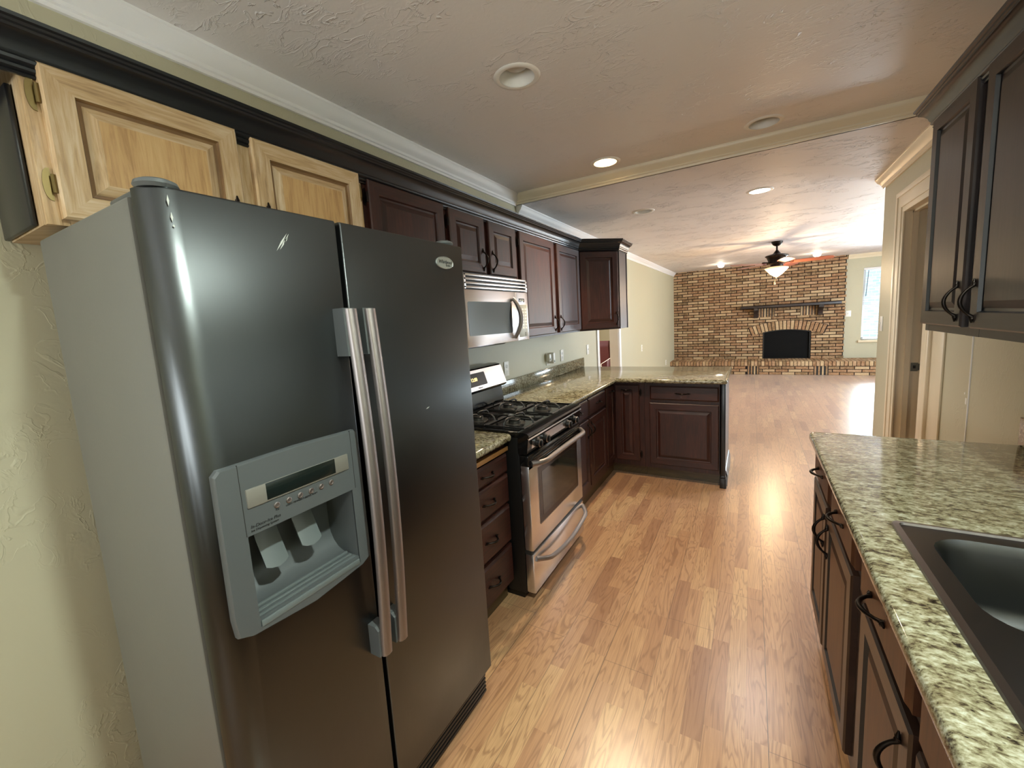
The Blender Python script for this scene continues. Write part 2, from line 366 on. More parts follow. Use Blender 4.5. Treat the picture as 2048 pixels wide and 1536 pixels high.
# ------------------------------------------------------------------ the setting
struct(MB().box(-3.4, 5.9, -2.7, 12.4, -0.1, 0.0).build('floor', 'floor', smooth=0))
m = MB(); m.disc_hole_plane([(-0.1, -2.6), (2.75, -2.6), (2.75, YB+0.05), (-0.1, YB+0.05)], [circ(c, CR) for c in CANS[:3]+CANS[5:]], ZK)
struct(m.build('ceiling', 'ceiling', smooth=0, recalc=False))
m = MB(); m.disc_hole_plane([(-0.1, YB), (5.75, YB), (5.75, 11.6), (-0.1, 11.6)], [circ(c, CR) for c in CANS[3:5]], ZL)
m.box(-0.1, 5.75, YB, YB+0.012, ZL, ZK+0.02)
struct(m.build('ceiling_2', 'ceiling_low', smooth=0, recalc=False))
struct(MB().box(-3.4, 5.9, -2.7, 12.4, 2.9, 3.0).build('sky_block_roof', 'ceiling', smooth=0))  # unseen slab added to keep sky light out of the rooms
m = MB(); m.box(-0.115, 0, -2.6, 5.2, 0, 2.9); m.box(-0.115, 0, 6.15, 11.5, 0, 2.9); m.box(-0.115, 0, 5.2, 6.15, 2.06, 2.9)
wall_left = struct(m.build('wall_left', 'wall', smooth=0))
# right wall: sink window hole y .42-1.34, pantry door opening y 3.42-3.95
m = MB()
m.box(XR+0.003, 2.685, -2.6, 0.40, 0, 2.9); m.box(XR+0.003, 2.685, 1.36, 2.79, 0, 2.9); m.box(XR+0.003, 2.685, 0.40, 1.36, 0, 1.12); m.box(XR+0.003, 2.685, 0.40, 1.36, 2.12, 2.9)
m.box(XR, 2.685, 2.79, 3.41, 0, 2.9); m.box(XR, 2.685, 3.96, 4.51, 0, 2.9); m.box(XR, 2.685, 3.41, 3.96, 2.07, 2.9)
wall_right = struct(m.build('wall_right', 'wall', smooth=0))
m = MB(); m.box(2.685, 5.75, 4.40, 4.51, 0, 2.9); m.box(3.5, 3.6, 2.6, 4.40, 0, 2.9); m.box(2.685, 3.5, 2.6, 2.7, 0, 2.9)
struct(m.build('wall_pantry', 'pantry', smooth=0))
m = MB(); m.box(2.686, 5.75, 4.505, 4.515, 0, 2.9); struct(m.build('wall_living_near', 'wall', smooth=0))
m = MB(); m.box(5.65, 5.75, 4.51, 11.6, 0, 2.9); struct(m.build('wall_living_right', 'wall', smooth=0))
m = MB(); m.box(-0.115, 2.685, -2.6, -2.5, 0, 2.9); struct(m.build('wall_back', 'wall', smooth=0))
WX0, WX1, WZ0, WZ1 = 3.64, 5.18, 0.655, 2.13
m = MB(); YW = 11.33
m.box(3.30, WX0, YW, 11.5, 0, 2.9); m.box(WX1, 5.75, YW, 11.5, 0, 2.9); m.box(WX0, WX1, YW, 11.5, 0, WZ0); m.box(WX0, WX1, YW, 11.5, WZ1, 2.9)
struct(m.build('wall_far', 'wall', smooth=0))
# study beyond the doorway
m = MB(); m.box(-3.3, -3.2, 4.6, 12.4, 0, 2.9); m.box(-3.3, -0.1, 12.2, 12.35, 0, 2.9); m.box(-3.3, -0.115, 4.6, 4.7, 0, 2.9); m.box(-0.2, -0.05, 11.5, 12.4, 0, 2.9)
struct(m.build('wall_study', 'wall', smooth=0))
# outside
struct(MB().box(-6, 14, 17.0, 17.3, -0.5, 2.6).build('wall_outside', 'outside', smooth=0))
struct(MB().box(-8, 16, 12.45, 17.0, -0.6, -0.35).build('ground', 'ground', smooth=0))

# crown mouldings (white)
CROWN = [(0, 0), (0.056, 0), (0.056, -0.010), (0.050, -0.016), (0.044, -0.030), (0.030, -0.046), (0.020, -0.058), (0.018, -0.070), (0.012, -0.074), (0.012, -0.086), (0, -0.086)]
def crown(name, z, path, side, mat='trim'):
    struct(MB().sweep([(o, z+d) for o, d in CROWN], path, side).build(name, mat, smooth=30))
crown('trim_1', ZK, [(0, -2.5), (0, YB)], -1)
# moulding on the face of the ceiling step
m = MB(); m.sweep([(0, ZL), (0.008, ZL), (0.010, ZL+0.012), (0.016, ZL+0.018), (0.016, ZL+0.026), (0.028, ZL+0.040), (0.046, ZL+0.052), (0.052, ZL+0.064), (0.052, ZK), (0, ZK)], [(0, YB), (2.57, YB)], -1)
struct(m.build('trim_2', 'casing', smooth=30))
crown('trim_3', ZL, [(0, YB+0.012), (0, 11.27)], -1)
crown('trim_4', ZL, [(XR, YB+0.012), (XR, 4.51), (5.65, 4.51), (5.65, YW), (3.38, YW)], 1, 'casing')

# doorway to the study: jamb liner and casing
m = MB(); m.box(-0.115, 0, 5.2, 5.215, 0, 2.06); m.box(-0.115, 0, 6.135, 6.15, 0, 2.06); m.box(-0.115, 0, 5.2, 6.15, 2.045, 2.06)
m.box(0, 0.016, 5.13, 5.205, 0, 2.13, 0.003); m.box(0, 0.016, 6.145, 6.235, 0, 2.13, 0.003); m.box(0, 0.016, 5.13, 6.235, 2.05, 2.13, 0.003)
m.box(-0.131, -0.115, 6.145, 6.235, 0, 2.13, 0.003)
struct(m.build('door_2', 'trim'))
# pantry door opening
m = MB(); XC = XR-0.018
m.box(XR-0.002, 2.69, 3.95, 3.968, 0, 2.07); m.box(XR-0.002, 2.69, 3.402, 3.42, 0, 2.07); m.box(XR-0.002, 2.69, 3.402, 3.968, 2.055, 2.075)
m.box(2.602, 2.632, 3.938, 3.951, 0, 2.056); m.box(2.602, 2.632, 3.42, 3.95, 2.043, 2.056)
for (a, b, x) in ((3.94, 3.985, XR-0.012), (3.975, 4.06, XR-0.018), (4.05, 4.085, XR-0.024)): m.box(x, XR, a, b, 0, b-1.885, 0.004)
for (a, b, x) in ((3.385, 3.43, XR-0.012), (3.30, 3.395, XR-0.018), (3.27, 3.305, XR-0.026)): m.box(x, XR, a, b, 0, {3.385: 2.10, 3.30: 2.175, 3.27: 2.20}[a], 0.004)
for (a, b, x) in ((2.055, 2.10, XR-0.012), (2.09, 2.175, XR-0.018), (2.165, 2.20, XR-0.024)): m.box(x-0.0003, XR, {2.10: 3.385, 2.175: 3.30, 2.20: 3.27}[b], b+1.885, a, b, 0.004)
m.box(XR-0.010, XR, 3.10, 3.272, 0, 2.23, 0.003)
door1 = struct(m.build('door_1', 'casing'))
m = MB(); m.box(2.638, 2.676, 3.9485, 3.951, 0.965, 1.025); m.box(2.676, 2.690, 3.9475, 3.951, 0.972, 1.018)
m.build('strike_plate', 'strike', door1)
MB().box(2.65, 2.664, 3.9475, 3.952, 0.985, 1.005).build('latch_hole', 'gasket', door1)
for i, z in enumerate((0.55, 0.92, 1.30, 1.68)):
    o = MB().box(2.69, 3.5, 4.10, 4.40, z, z+0.02).build('pantry_shelf', 'shelf', smooth=0)
    tag(o, ['lowest wooden pantry shelf seen through the narrow doorway gap', 'second pantry shelf up, through the narrow doorway gap', 'third pantry shelf up, just below the cabinet bottom in the gap', 'topmost pantry shelf, behind the dark wall cabinet'][i], 'shelf', 'pantry shelves')
MB().box(XR-0.0012, XR+0.003, 2.786, 2.7905, 0, 2.495).build('caulk_line', 'trim', wall_right, smooth=0)
# paint chips on the corner
MB().box(XR-0.001, XR+0.001, 2.80, 2.815, 0.955, 0.985).box(XR-0.001, XR+0.001, 2.822, 2.83, 1.0, 1.01).build('paint_chip', 'white', wall_right)
# far window with blind
m = MB(); fwid = 0.045
m.box(WX0, WX1, 11.40, 11.45, WZ0, WZ0+fwid); m.box(WX0, WX1, 11.40, 11.45, WZ1-fwid, WZ1); m.box(WX0, WX0+fwid, 11.40, 11.45, WZ0, WZ1); m.box(WX1-fwid, WX1, 11.40, 11.45, WZ0, WZ1)
m.box(WX0, WX1, 11.405, 11.445, 1.345, 1.385); m.box(WX0, WX1, 11.412, 11.43, 1.755, 1.775); m.box(WX0, WX1, 11.412, 11.43, 1.045, 1.065)
for x in (4.02, 4.41, 4.80): m.box(x-0.01, x+0.01, 11.412, 11.43, WZ0, WZ1)
win = struct(m.build('window_1', 'glass_frame', smooth=0))
MB().box(WX0, WX1, 11.425, 11.428, WZ0, WZ1).build('pane', 'glass', win, smooth=0)
MB().box(WX0-0.05, WX1+0.05, 11.285, 11.40, WZ0-0.05, WZ0, 0.006).build('window_sill', 'casing', win)
b = thing('window_blind', 'white slatted blind over the window right of the brick wall', 'blind', (4.41, 11.365, WZ1))
MB().box(WX0+0.005, WX1-0.005, 11.345, 11.39, WZ1-0.045, WZ1-0.002, 0.004).build('head_rail', 'blind', b)
m = MB(); z = WZ1-0.07
while z > WZ0+0.08:
    m.faces([(WX0+0.01, 11.352, z), (WX1-0.01, 11.352, z), (WX1-0.01, 11.378, z+0.002), (WX0+0.01, 11.378, z+0.002), (WX0+0.01, 11.352, z+0.0015), (WX1-0.01, 11.352, z+0.0015), (WX1-0.01, 11.378, z+0.0035), (WX0+0.01, 11.378, z+0.0035)], [(3, 2, 1, 0), (4, 5, 6, 7), (0, 1, 5, 4), (1, 2, 6, 5), (2, 3, 7, 6), (3, 0, 4, 7)]); z -= 0.046
m.build('slats', 'blind', b, smooth=0)
MB().box(WX0+0.01, WX1-0.01, 11.35, 11.38, WZ0+0.012, WZ0+0.032, 0.004).build('bottom_rail', 'blind', b)
MB().tube([(3.72, 11.340, WZ1-0.06), (3.69, 11.338, 1.55)], 0.006, 8).build('tilt_wand', 'grey_plastic', b)
# unseen sink window; closed blind added to keep outside light out
m = MB()
for a in ((0.40, 0.44, 1.12, 2.12), (1.32, 1.36, 1.12, 2.12), (0.40, 1.36, 1.12, 1.16), (0.40, 1.36, 2.08, 2.12), (0.87, 0.89, 1.12, 2.12)): m.box(2.62, 2.67, *a)
win2 = struct(m.build('window_2', 'glass_frame', smooth=0))
m = MB(); z = 1.165
while z < 2.08: m.box(2.625, 2.640, 0.44, 1.32, z, z+0.027); z += 0.026
m.box(2.642, 2.662, 0.44, 1.32, 1.16, 2.08); m.build('light_block_blind', 'blind', win2, smooth=0)

# ------------------------------------------------------------------ brick chimney wall, fireplace, mantel, hearth
BL, BH, MO = 0.217, 0.0485, 0.0155
def brick_course(m, x0, x1, y, z, off, depth=0.03, h=BH, clip=None):
    x = x0 - off*(BL+MO)
    while x < x1:
        a, b_ = max(x, x0), min(x+BL, x1)
        segs = [(a, b_)]
        if clip:
            c0, c1 = clip; segs = []
            if a < c0: segs.append((a, min(b_, c0)))
            if b_ > c1: segs.append((max(a, c1), b_))
        for (p, q) in segs:
            if q-p > 0.025: m.box(p, q, y-random.uniform(0.0, 0.004), y+depth, z, z+h, 0.0)
        x += BL+MO
AX, RI, RO, AZ = 2.345, 1.875, 2.075, -0.935
def arch_z(x, r): return AZ + math.sqrt(max(r*r-(x-AX)**2, 0))
m = MB(); zz = 0.286; k = 0
OX0, OX1 = 1.90, 2.79
while zz < ZL:
    h = min(BH, ZL-zz); clip = None
    zc = zz+h/2
    if zz < 0.83: clip = (OX0-0.005, OX1+0.005)
    zm = zz+h*0.35
    if zm > arch_z(OX0, RI)-0.03 and zm < 1.0:
        q = (RI+0.045)**2-(zm-AZ)**2
        clip = (AX-math.sqrt(q), AX+math.sqrt(q)) if q > 0 else None
        if clip and zm < arch_z(OX0, RI): clip = (OX0-0.005, OX1+0.005)
    if 1.225 < zz+h/2 < 1.43:
        # two brick grilles under the mantel
        for (p, q) in ((0, 1.80), (2.12, 2.585), (2.90, 3.36)): brick_course(m, p, q, YF, zz, 0.5*(k % 2)+0.25*(p > 0), h=h)
    elif clip:
        brick_course(m, 0.0, 3.36, YF, zz, 0.5*(k % 2)+0.1, h=h, clip=clip)
    else:
        e = 0.0 if k % 2 else 0.012
        brick_course(m, 0.0, 3.355+e, YF, zz, 0.5*(k % 2)+0.1, h=h)
    zz += BH+MO; k += 1
# infill of small bricks beside the arch
wall_fire = struct(m.build('wall_fireplace', 'brick', smooth=0))
m = MB(); YM = YF+0.014
m.box(-0.05, OX0, YM, YF+0.2, 0, 2.9); m.box(OX1, 3.352, YM, YF+0.2, 0, 2.9)
m.box(OX0, 1.80, YM, YF+0.2, 0.9, 2.9) if OX0 < 1.80 else None
pts = [OX0+(OX1-OX0)*i/16 for i in range(17)]
for i in range(16): m.box(pts[i], pts[i+1], YM, YF+0.2, min(arch_z(pts[i], RI), arch_z(pts[i+1], RI))+0.004, 1.2)
m.box(OX0, OX1, YM, YF+0.2, 1.2, 2.9); m.box(OX0, OX1, YM, YF+0.2, 0, 0.28)
m.build('mortar', 'mortar', wall_fire, smooth=0)
m = MB()
nb = 20
for i in range(nb):
    a0 = R(-20.6+41.2*i/nb+0.22); a1 = R(-20.6+41.2*(i+1)/nb-0.22)
    P = []
    for yy in (YF-0.016, YF+0.03):
        for a, r in ((a0, RI), (a1, RI), (a1, RO-0.008), (a0, RO-0.008)): P.append((AX+r*sin(a), yy, AZ+r*cos(a)))
    m.faces(P, [(0, 1, 2, 3), (7, 6, 5, 4), (0, 4, 5, 1), (1, 5, 6, 2), (2, 6, 7, 3), (3, 7, 4, 0)])
m.build('brick_arch', 'brick', wall_fire, smooth=0)
m = MB(); n = 24; aa = [R(-21.0+42.0*i/n) for i in range(n+1)]
P = [[(AX+r*sin(a), yy, AZ+r*cos(a)) for a in aa] for yy in (YF-0.006, YF+0.012) for r in (RI+0.002, RO)]
m.rings([P[0], P[1], P[3], P[2]], False); m.build('arch_mortar', 'mortar', wall_fire, smooth=0)
m = MB()
for (p, q) in ((1.80, 2.12), (2.585, 2.90)):
    n = 6
    for i in range(n):
        c = p+(q-p)*(i+0.5)/n
        m.box(c-0.016, c+0.016, YF-0.004, YF+0.05, 1.225, 1.425)
m.build('brick_grille', 'brick', wall_fire, smooth=0)
m = MB(); m.box(1.80, 2.12, YF+0.003, YF+0.012, 1.222, 1.43); m.box(2.585, 2.90, YF+0.003, YF+0.012, 1.222, 1.43)
m.build('grille_void', 'gasket', wall_fire, smooth=0)
f = thing('fireplace', 'black sooty firebox opening under the brick arch', 'fireplace', (2.345, YF+0.2, 0.286))
m = MB(); m.box(OX0-0.02, OX1+0.02, YF+0.55, YF+0.6, 0.2865, 1.1); m.box(OX0-0.03, OX0, YF+0.03, YF+0.6, 0.2865, 1.1); m.box(OX1, OX1+0.03, YF+0.03, YF+0.6, 0.2865, 1.1); m.box(OX0, OX1, YF+0.2, YF+0.6, 1.0, 1.1)
m.box(OX0, OX1, YF+0.035, YF+0.6, 0.2865, 0.292)
m.build('firebox', 'soot', f, smooth=0)
m = MB(); fr = [(OX0+0.004, 0.288), (OX0+0.004, arch_z(OX0, RI)-0.004)] + [(x, arch_z(x, RI)-0.004) for x in pts[1:-1]] + [(OX1-0.004, arch_z(OX1, RI)-0.004), (OX1-0.004, 0.288)]
inner = [(AX+(x-AX)*0.955, 0.30+(z-0.288)*0.955) for x, z in fr]
m.rings([[(x, YF+0.02, z) for x, z in fr], [(x, YF+0.02, z) for x, z in inner], [(x, YF+0.05, z) for x, z in inner], [(x, YF+0.05, z) for x, z in fr]], False); m.build('black_surround', 'black_matte', f, smooth=0)
MB().box(OX0+0.02, OX1-0.02, YF+0.06, YF+0.063, 0.286, 0.98).build('fire_screen', NT('black mesh screen').base(srgb(8, 8, 9), 0.8, spec=0.2), f, smooth=0)
f = thing('mantel_shelf', 'dark wooden mantel shelf on two corbels across the brick wall', 'mantel', (2.36, YF, 1.44))
MB().box(1.452, 3.262, YF-0.25, YF-0.004, 1.437, 1.487, 0.004, (1, 0, 0)).build('shelf', 'espresso', f)
for x in (1.755, 2.935):
    m = MB(); pr = [(YF-0.004, 1.437), (YF-0.20, 1.437), (YF-0.20, 1.39), (YF-0.17, 1.375), (YF-0.11, 1.34), (YF-0.075, 1.29), (YF-0.065, 1.23), (YF-0.004, 1.215)]
    m.prism(pr, x-0.042, x+0.042, 'x'); m.build('corbel', 'espresso', f)
f = thing('hearth', 'raised brick hearth along the foot of the brick wall', 'hearth', (2.0, 10.95, 0))
YH = 10.63
m = MB(); m.box(-0.0, 5.6, YH+0.03, YF+0.03, 0.0, 0.19); 
m.box(0.0, 5.6, YH+0.006, YF+0.03, 0.188, 0.28); m.build('mortar_bed', 'mortar', f, smooth=0)
for (p, q) in ((0.0, 1.60), (1.83, 2.79), (3.04, 5.6)):
    m = MB()
    for i in range(3): brick_course(m, p, q, YH+0.025, 0.004+i*0.062, 0.5*(i % 2)+0.2, h=0.05)
    m.build('base_bricks', 'brick', f, smooth=0)
m = MB(); x = 0.0
while x < 5.55:
    m.box(x, x+0.054, YH-random.uniform(0, 0.004), YH+0.19, 0.193, 0.286, 0.0)
    m.box(x, x+0.054, YH+0.2, YH+0.40, 0.20, 0.286); m.box(x, x+0.054, YH+0.41, YF+0.02, 0.20, 0.286); x += 0.0645
m.build('cap_bricks', 'brick', f, smooth=0)
for (p, q) in ((1.60, 1.83), (2.79, 3.04)):
    m = MB(); v = MB()
    for i in range(4): c = p+(q-p)*(i+0.5)/4; m.box(c-0.014, c+0.014, YH+0.02, YH+0.08, 0.004, 0.188)
    v.box(p, q, YH+0.026, YH+0.04, 0.004, 0.19)
    m.build('vent_bricks', 'brick', f, smooth=0); v.build('vent_void', 'gasket', f, smooth=0)

# ------------------------------------------------------------------ cabinets: doors, drawers, pulls
def frame(o, u, v):  # returns point function for a panel plane: origin, width axis, up axis, outward normal
    o, u, v = Vector(o), Vector(u), Vector(v); n = u.cross(v); return lambda a, b, d: o + u*a + v*b + n*d
def panel_door(P, w_, h_, mats, parent, name='door', label=None, st=0.055, t=0.02):
    loops = [(0, 0), (0, t*0.75), (0.005, t), (st, t), (st+0.004, t-0.009), (st+0.012, t-0.010), (st+0.034, t-0.002), (st+0.037, t-0.002)]
    if min(w_, h_) < 2*(st+0.045): loops = [(0, 0), (0, t*0.75), (0.005, t), (st*0.75, t), (st*0.75+0.004, t-0.009), (st*0.75+0.012, t-0.010)]
    m = MB(); bm = m.bm; L = []
    for (i, d) in loops: L.append([bm.verts.new(P(a, b, d)) for a, b in ((i, i), (w_-i, i), (w_-i, h_-i), (i, h_-i))])
    ab = [[(i, i), (w_-i, i), (w_-i, h_-i), (i, h_-i)] for i, d in loops]; r = random.uniform(0, 9)
    for k in range(len(L)-1):
        for j in range(4):
            q = (j+1) % 4; f = bm.faces.new((L[k][j], L[k][q], L[k+1][q], L[k+1][j]))
            for l, (a, b) in zip(f.loops, (ab[k][j], ab[k][q], ab[k+1][q], ab[k+1][j])): l[m.uv].uv = (b+r+j, a) if j in (0, 2) else (a+r+j, b)
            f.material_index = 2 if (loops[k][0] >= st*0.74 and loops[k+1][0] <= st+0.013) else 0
    f = bm.faces.new(L[-1]); f.material_index = 1
    for l, (a, b) in zip(f.loops, ab[-1]): l[m.uv].uv = (a+r+7, b)
    f = bm.faces.new(list(reversed(L[0])))
    for l in f.loops: l[m.uv].uv = (0, 0)
    return m.build(name, mats, parent, label, smooth=0, recalc=False)
def slab(P, w_, h_, mats, parent, name='drawer', t=0.02, horizontal=True):
    loops = [(0, 0), (0, t*0.55), (0.006, t*0.7), (0.012, t)]; m = MB(); bm = m.bm; L = []
    ab = [[(i, i), (w_-i, i), (w_-i, h_-i), (i, h_-i)] for i, d in loops]; r = random.uniform(0, 9)
    for q, (i, d) in enumerate(loops): L.append([bm.verts.new(P(a, b, d)) for a, b in ab[q]])
    def uvset(f, cs):
        for l, (a, b) in zip(f.loops, cs): l[m.uv].uv = (b+r, a+r) if horizontal else (a+r, b+r)
    for k in range(len(L)-1):
        for j in range(4):
            q = (j+1) % 4; f = bm.faces.new((L[k][j], L[k][q], L[k+1][q], L[k+1][j])); uvset(f, (ab[k][j], ab[k][q], ab[k+1][q], ab[k+1][j]))
    f = bm.faces.new(L[-1]); uvset(f, ab[-1]); f = bm.faces.new(list(reversed(L[0])))
    return m.build(name, mats, parent, smooth=0, recalc=False)
def pull(P, a, b, vertical, parent, length=0.105, t=0.02):
    # bow pull with flared twisted feet
    pts = []; rr = []; N = 14
    for i in range(N+1):
        s = i/N; q = (s-0.5)*length; d = t + 0.002 + 0.030*math.sin(pi*min(max(s*1.16-0.08, 0), 1))**0.75
        pts.append(P(a, b+q, d) if vertical else P(a+q, b, d)); rr.append(0.0036+0.0022*math.sin(pi*s)**2 + (0.0035 if i in (0, N) else 0.0018 if i in (1, N-1) else 0))
    m = MB(); m.tube(pts, rr, 8)
    for s in (-1, 1):
        q = s*length/2; m.tube([P(a, b+q+s*0.012, t+0.003) if vertical else P(a+q+s*0.012, b, t+0.003), P(a, b+q-s*0.006, t+0.004) if vertical else P(a+q-s*0.006, b, t+0.004)], [0.002, 0.0062], 8)
    return m.build('handle', 'bronze', parent, smooth=60)
def hinge(P, a, b, parent, s=1, mat='bronze'):
    m = MB(); m.tube([P(a, b-0.02, 0.012), P(a, b+0.02, 0.012)], 0.0045, 8)
    out = [(a-s*(0.002+0.015*sin(pi*k/10)**0.7), b-0.036*cos(pi*k/10)) for k in range(11)]
    m.rings([[P(x, y, 0.001) for x, y in out], [P(x, y, 0.0035) for x, y in out]], True, True, True)
    return m.build('hinge', mat, parent, smooth=40)

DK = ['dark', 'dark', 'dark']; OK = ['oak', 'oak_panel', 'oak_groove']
XU = 0.33; XF = 0.31   # wall cabinet door face / frame face
PU = lambda y, z: frame((XF, y, z), (0, 1, 0), (0, 0, 1))  # faces +x
# --- cabinet over the refrigerator (pickled oak)
c = thing('wall_cabinet', 'light pickled oak cabinet above the refrigerator with two panel doors', 'cabinet', (0.15, 0.79, 1.76), 'wall cabinets on the left')
m = MB(); m.box(0.004, XF-0.018, 0.334, 1.255, 1.765, 2.125); m.build('carcass', 'oak', c)
m = MB(); m.box(XF-0.018, XF, 0.332, 0.372, 1.762, 2.127, 0.001); m.box(XF-0.018, XF, 0.76, 0.82, 1.762, 2.127); m.box(XF-0.018, XF, 1.232, 1.256, 1.762, 2.127)
m.box(XF-0.018, XF, 0.37, 1.235, 2.085, 2.127, 0, (0, 1, 0)); m.box(XF-0.018, XF, 0.37, 1.235, 1.762, 1.79, 0, (0, 1, 0)); m.build('face_frame', 'oak', c)
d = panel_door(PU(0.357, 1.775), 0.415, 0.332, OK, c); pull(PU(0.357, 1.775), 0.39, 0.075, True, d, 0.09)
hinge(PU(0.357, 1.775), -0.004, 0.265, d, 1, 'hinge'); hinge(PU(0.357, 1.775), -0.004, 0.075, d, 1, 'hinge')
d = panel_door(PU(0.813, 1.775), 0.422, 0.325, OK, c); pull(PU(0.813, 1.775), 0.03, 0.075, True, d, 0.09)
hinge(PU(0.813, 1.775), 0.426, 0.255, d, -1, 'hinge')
def wall_cab(label, y0, y1, z0, z1, doors, mats='dark', grp='wall cabinets on the left'):
    c = thing('wall_cabinet', label, 'cabinet', (0.15, (y0+y1)/2, z0), grp)
    MB().box(0.004, XF-0.018, y0+0.002, y1-0.002, z0+0.004, z1).build('carcass', mats, c)
    m = MB(); ys = [y0+0.001] + [e for dd in doors for e in (dd[0]+0.012, dd[1]-0.012)] + [y1-0.001]
    for i in range(0, len(ys), 2):
        if ys[i+1] > ys[i]+0.002: m.box(XF-0.018, XF, ys[i], ys[i+1], z0, z1)
    for dd in doors:
        m.box(XF-0.018, XF-0.0005, dd[0]+0.01, dd[1]-0.01, z0, dd[2]+0.012, 0, (0, 1, 0)); m.box(XF-0.018, XF-0.0005, dd[0]+0.01, dd[1]-0.01, dd[3]-0.012, z1, 0, (0, 1, 0))
    m.build('face_frame', mats, c)
    for (a, b, zb, zt, hs, hh) in doors:
        d = panel_door(PU(a, zb), b-a, zt-zb, [mats]*3, c)
        if hs: pull(PU(a, zb), (b-a)-0.028 if hs == 'r' else 0.028, hh-zb, True, d)
        yy = -0.003 if hs == 'r' else (b-a)+0.003
        for zz in (0.07, zt-zb-0.07): hinge(PU(a, zb), yy, zz, d, 1 if hs == 'r' else -1)
    return c
wall_cab('dark stained single-door wall cabinet between the oak cabinet and the microwave cabinet', 1.258, 1.787, 1.745, 2.125, [(1.278, 1.766, 1.775, 2.09, 'r', 1.83)])
wall_cab('short dark two-door wall cabinet directly above the microwave', 1.789, 2.537, 1.752, 2.125, [(1.808, 2.135, 1.768, 2.083, 'r', 1.845), (2.185, 2.515, 1.768, 2.08, 'l', 1.845)])
wall_cab('tall dark two-door wall cabinet right of the microwave', 2.540, 3.715, 1.352, 2.125, [(2.568, 3.135, 1.368, 2.078, 'r', 1.445), (3.198, 3.70, 1.368, 2.076, 'l', 1.445)])
# --- diagonal corner cabinet
c = thing('wall_cabinet', 'dark diagonal corner wall cabinet at the far end of the left run', 'cabinet', (0.3, 4.0, 1.352), 'wall cabinets on the left')
y0 = 3.718; xs = 0.60; yd = y0+(xs-XF); ye = 4.30
poly = [(0.004, y0), (XF, y0), (xs, yd), (xs, ye), (0.004, ye)]
MB().prism(poly, 1.352, 2.125, 'z').build('carcass', 'dark', c)
s2 = 1/math.sqrt(2); wd = (xs-XF)/s2
P = frame((XF+0.012*s2, y0+0.012*s2, 1.366), (s2, s2, 0), (0, 0, 1)); 
d = panel_door(P, wd-0.03, 0.70, DK, c); pull(P, wd-0.055, 0.085, True, d); hinge(P, -0.004, 0.08, d, 1); hinge(P, -0.004, 0.62, d, 1)
m = MB(); m.box(xs, xs+0.006, yd+0.004, yd+0.012, 1.352, 2.1); m.box(xs, xs+0.006, ye-0.02, ye, 1.352, 2.1); m.build('edge_strip', 'black_paint', c)
# --- black crown moulding along the left wall cabinets
BC = [(0, -0.046), (0.006, -0.046), (0.009, -0.042), (0.006, -0.038), (0.011, -0.034), (0.013, -0.029), (0.010, -0.025), (0.016, -0.020), (0.018, -0.014), (0.016, -0.010), (0.020, -0.004), (0.024, 0.010), (0.032, 0.022), (0.042, 0.030), (0.045, 0.031), (0.045, 0.037), (0.049, 0.040), (0.049, 0.046), (0.054, 0.049), (0.056, 0.056), (0, 0.056)]
o = MB().sweep([(a, 2.116+z*1.0) for a, z in BC], [(0.003, 0.300), (XF+0.0, 0.300), (XF, y0-0.001), (xs, yd-0.001), (xs, ye), (0.003, ye)], -1).build('crown_moulding', 'black_paint', smooth=25)
tag(o, 'black crown moulding running along the top of the left wall cabinets', 'moulding')
o = MB().box(0.002, 0.245, 0.321, 0.3315, 1.768, 2.074, 0.003).build('scribe_moulding', 'black_paint')
tag(o, 'black vertical strip closing the gap between oak cabinet end and left wall', 'moulding')

# --- right wall cabinet
XRD = 2.26; PR = lambda y, z: frame((XRD+0.02, y, z), (0, -1, 0), (0, 0, 1))  # faces -x; y is the far end
c = thing('wall_cabinet', 'dark espresso two-door wall cabinet hanging on the right wall', 'cabinet', (2.42, 1.9, 1.352))
MB().box(XRD+0.038, XR-0.001, 1.43, 2.325, 1.352, 2.165).build('carcass', 'espresso', c)
m = MB(); m.box(XRD+0.02, XRD+0.038, 1.43, 2.327, 1.345, 1.385, 0, (0, 1, 0)); m.box(XRD+0.02, XRD+0.038, 1.43, 2.327, 2.11, 2.165, 0, (0, 1, 0))
for a, b in ((1.43, 1.50), (1.86, 1.955), (2.29, 2.3265)): m.box(XRD+0.0195, XRD+0.0375, a, b, 1.3445, 2.1645)
m.build('face_frame', 'espresso', c)
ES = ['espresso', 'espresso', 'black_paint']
d = panel_door(PR(2.318, 1.372), 0.375, 0.765, ES, c, st=0.05); pull(PR(2.318, 1.372), 0.342, 0.085, True, d, 0.11)
d = panel_door(PR(1.878, 1.372), 0.40, 0.765, ES, c, st=0.05); pull(PR(1.878, 1.372), 0.03, 0.085, True, d, 0.11)
o = MB().sweep([(a*1.1, 2.150+z*0.95) for a, z in BC], [(2.562, 2.329), (XRD+0.019, 2.329), (XRD+0.019, 1.43), (2.562, 1.43)], -1).build('crown_moulding', 'black_paint', smooth=25)
tag(o, 'dark stepped crown moulding on top of the right wall cabinet', 'moulding')

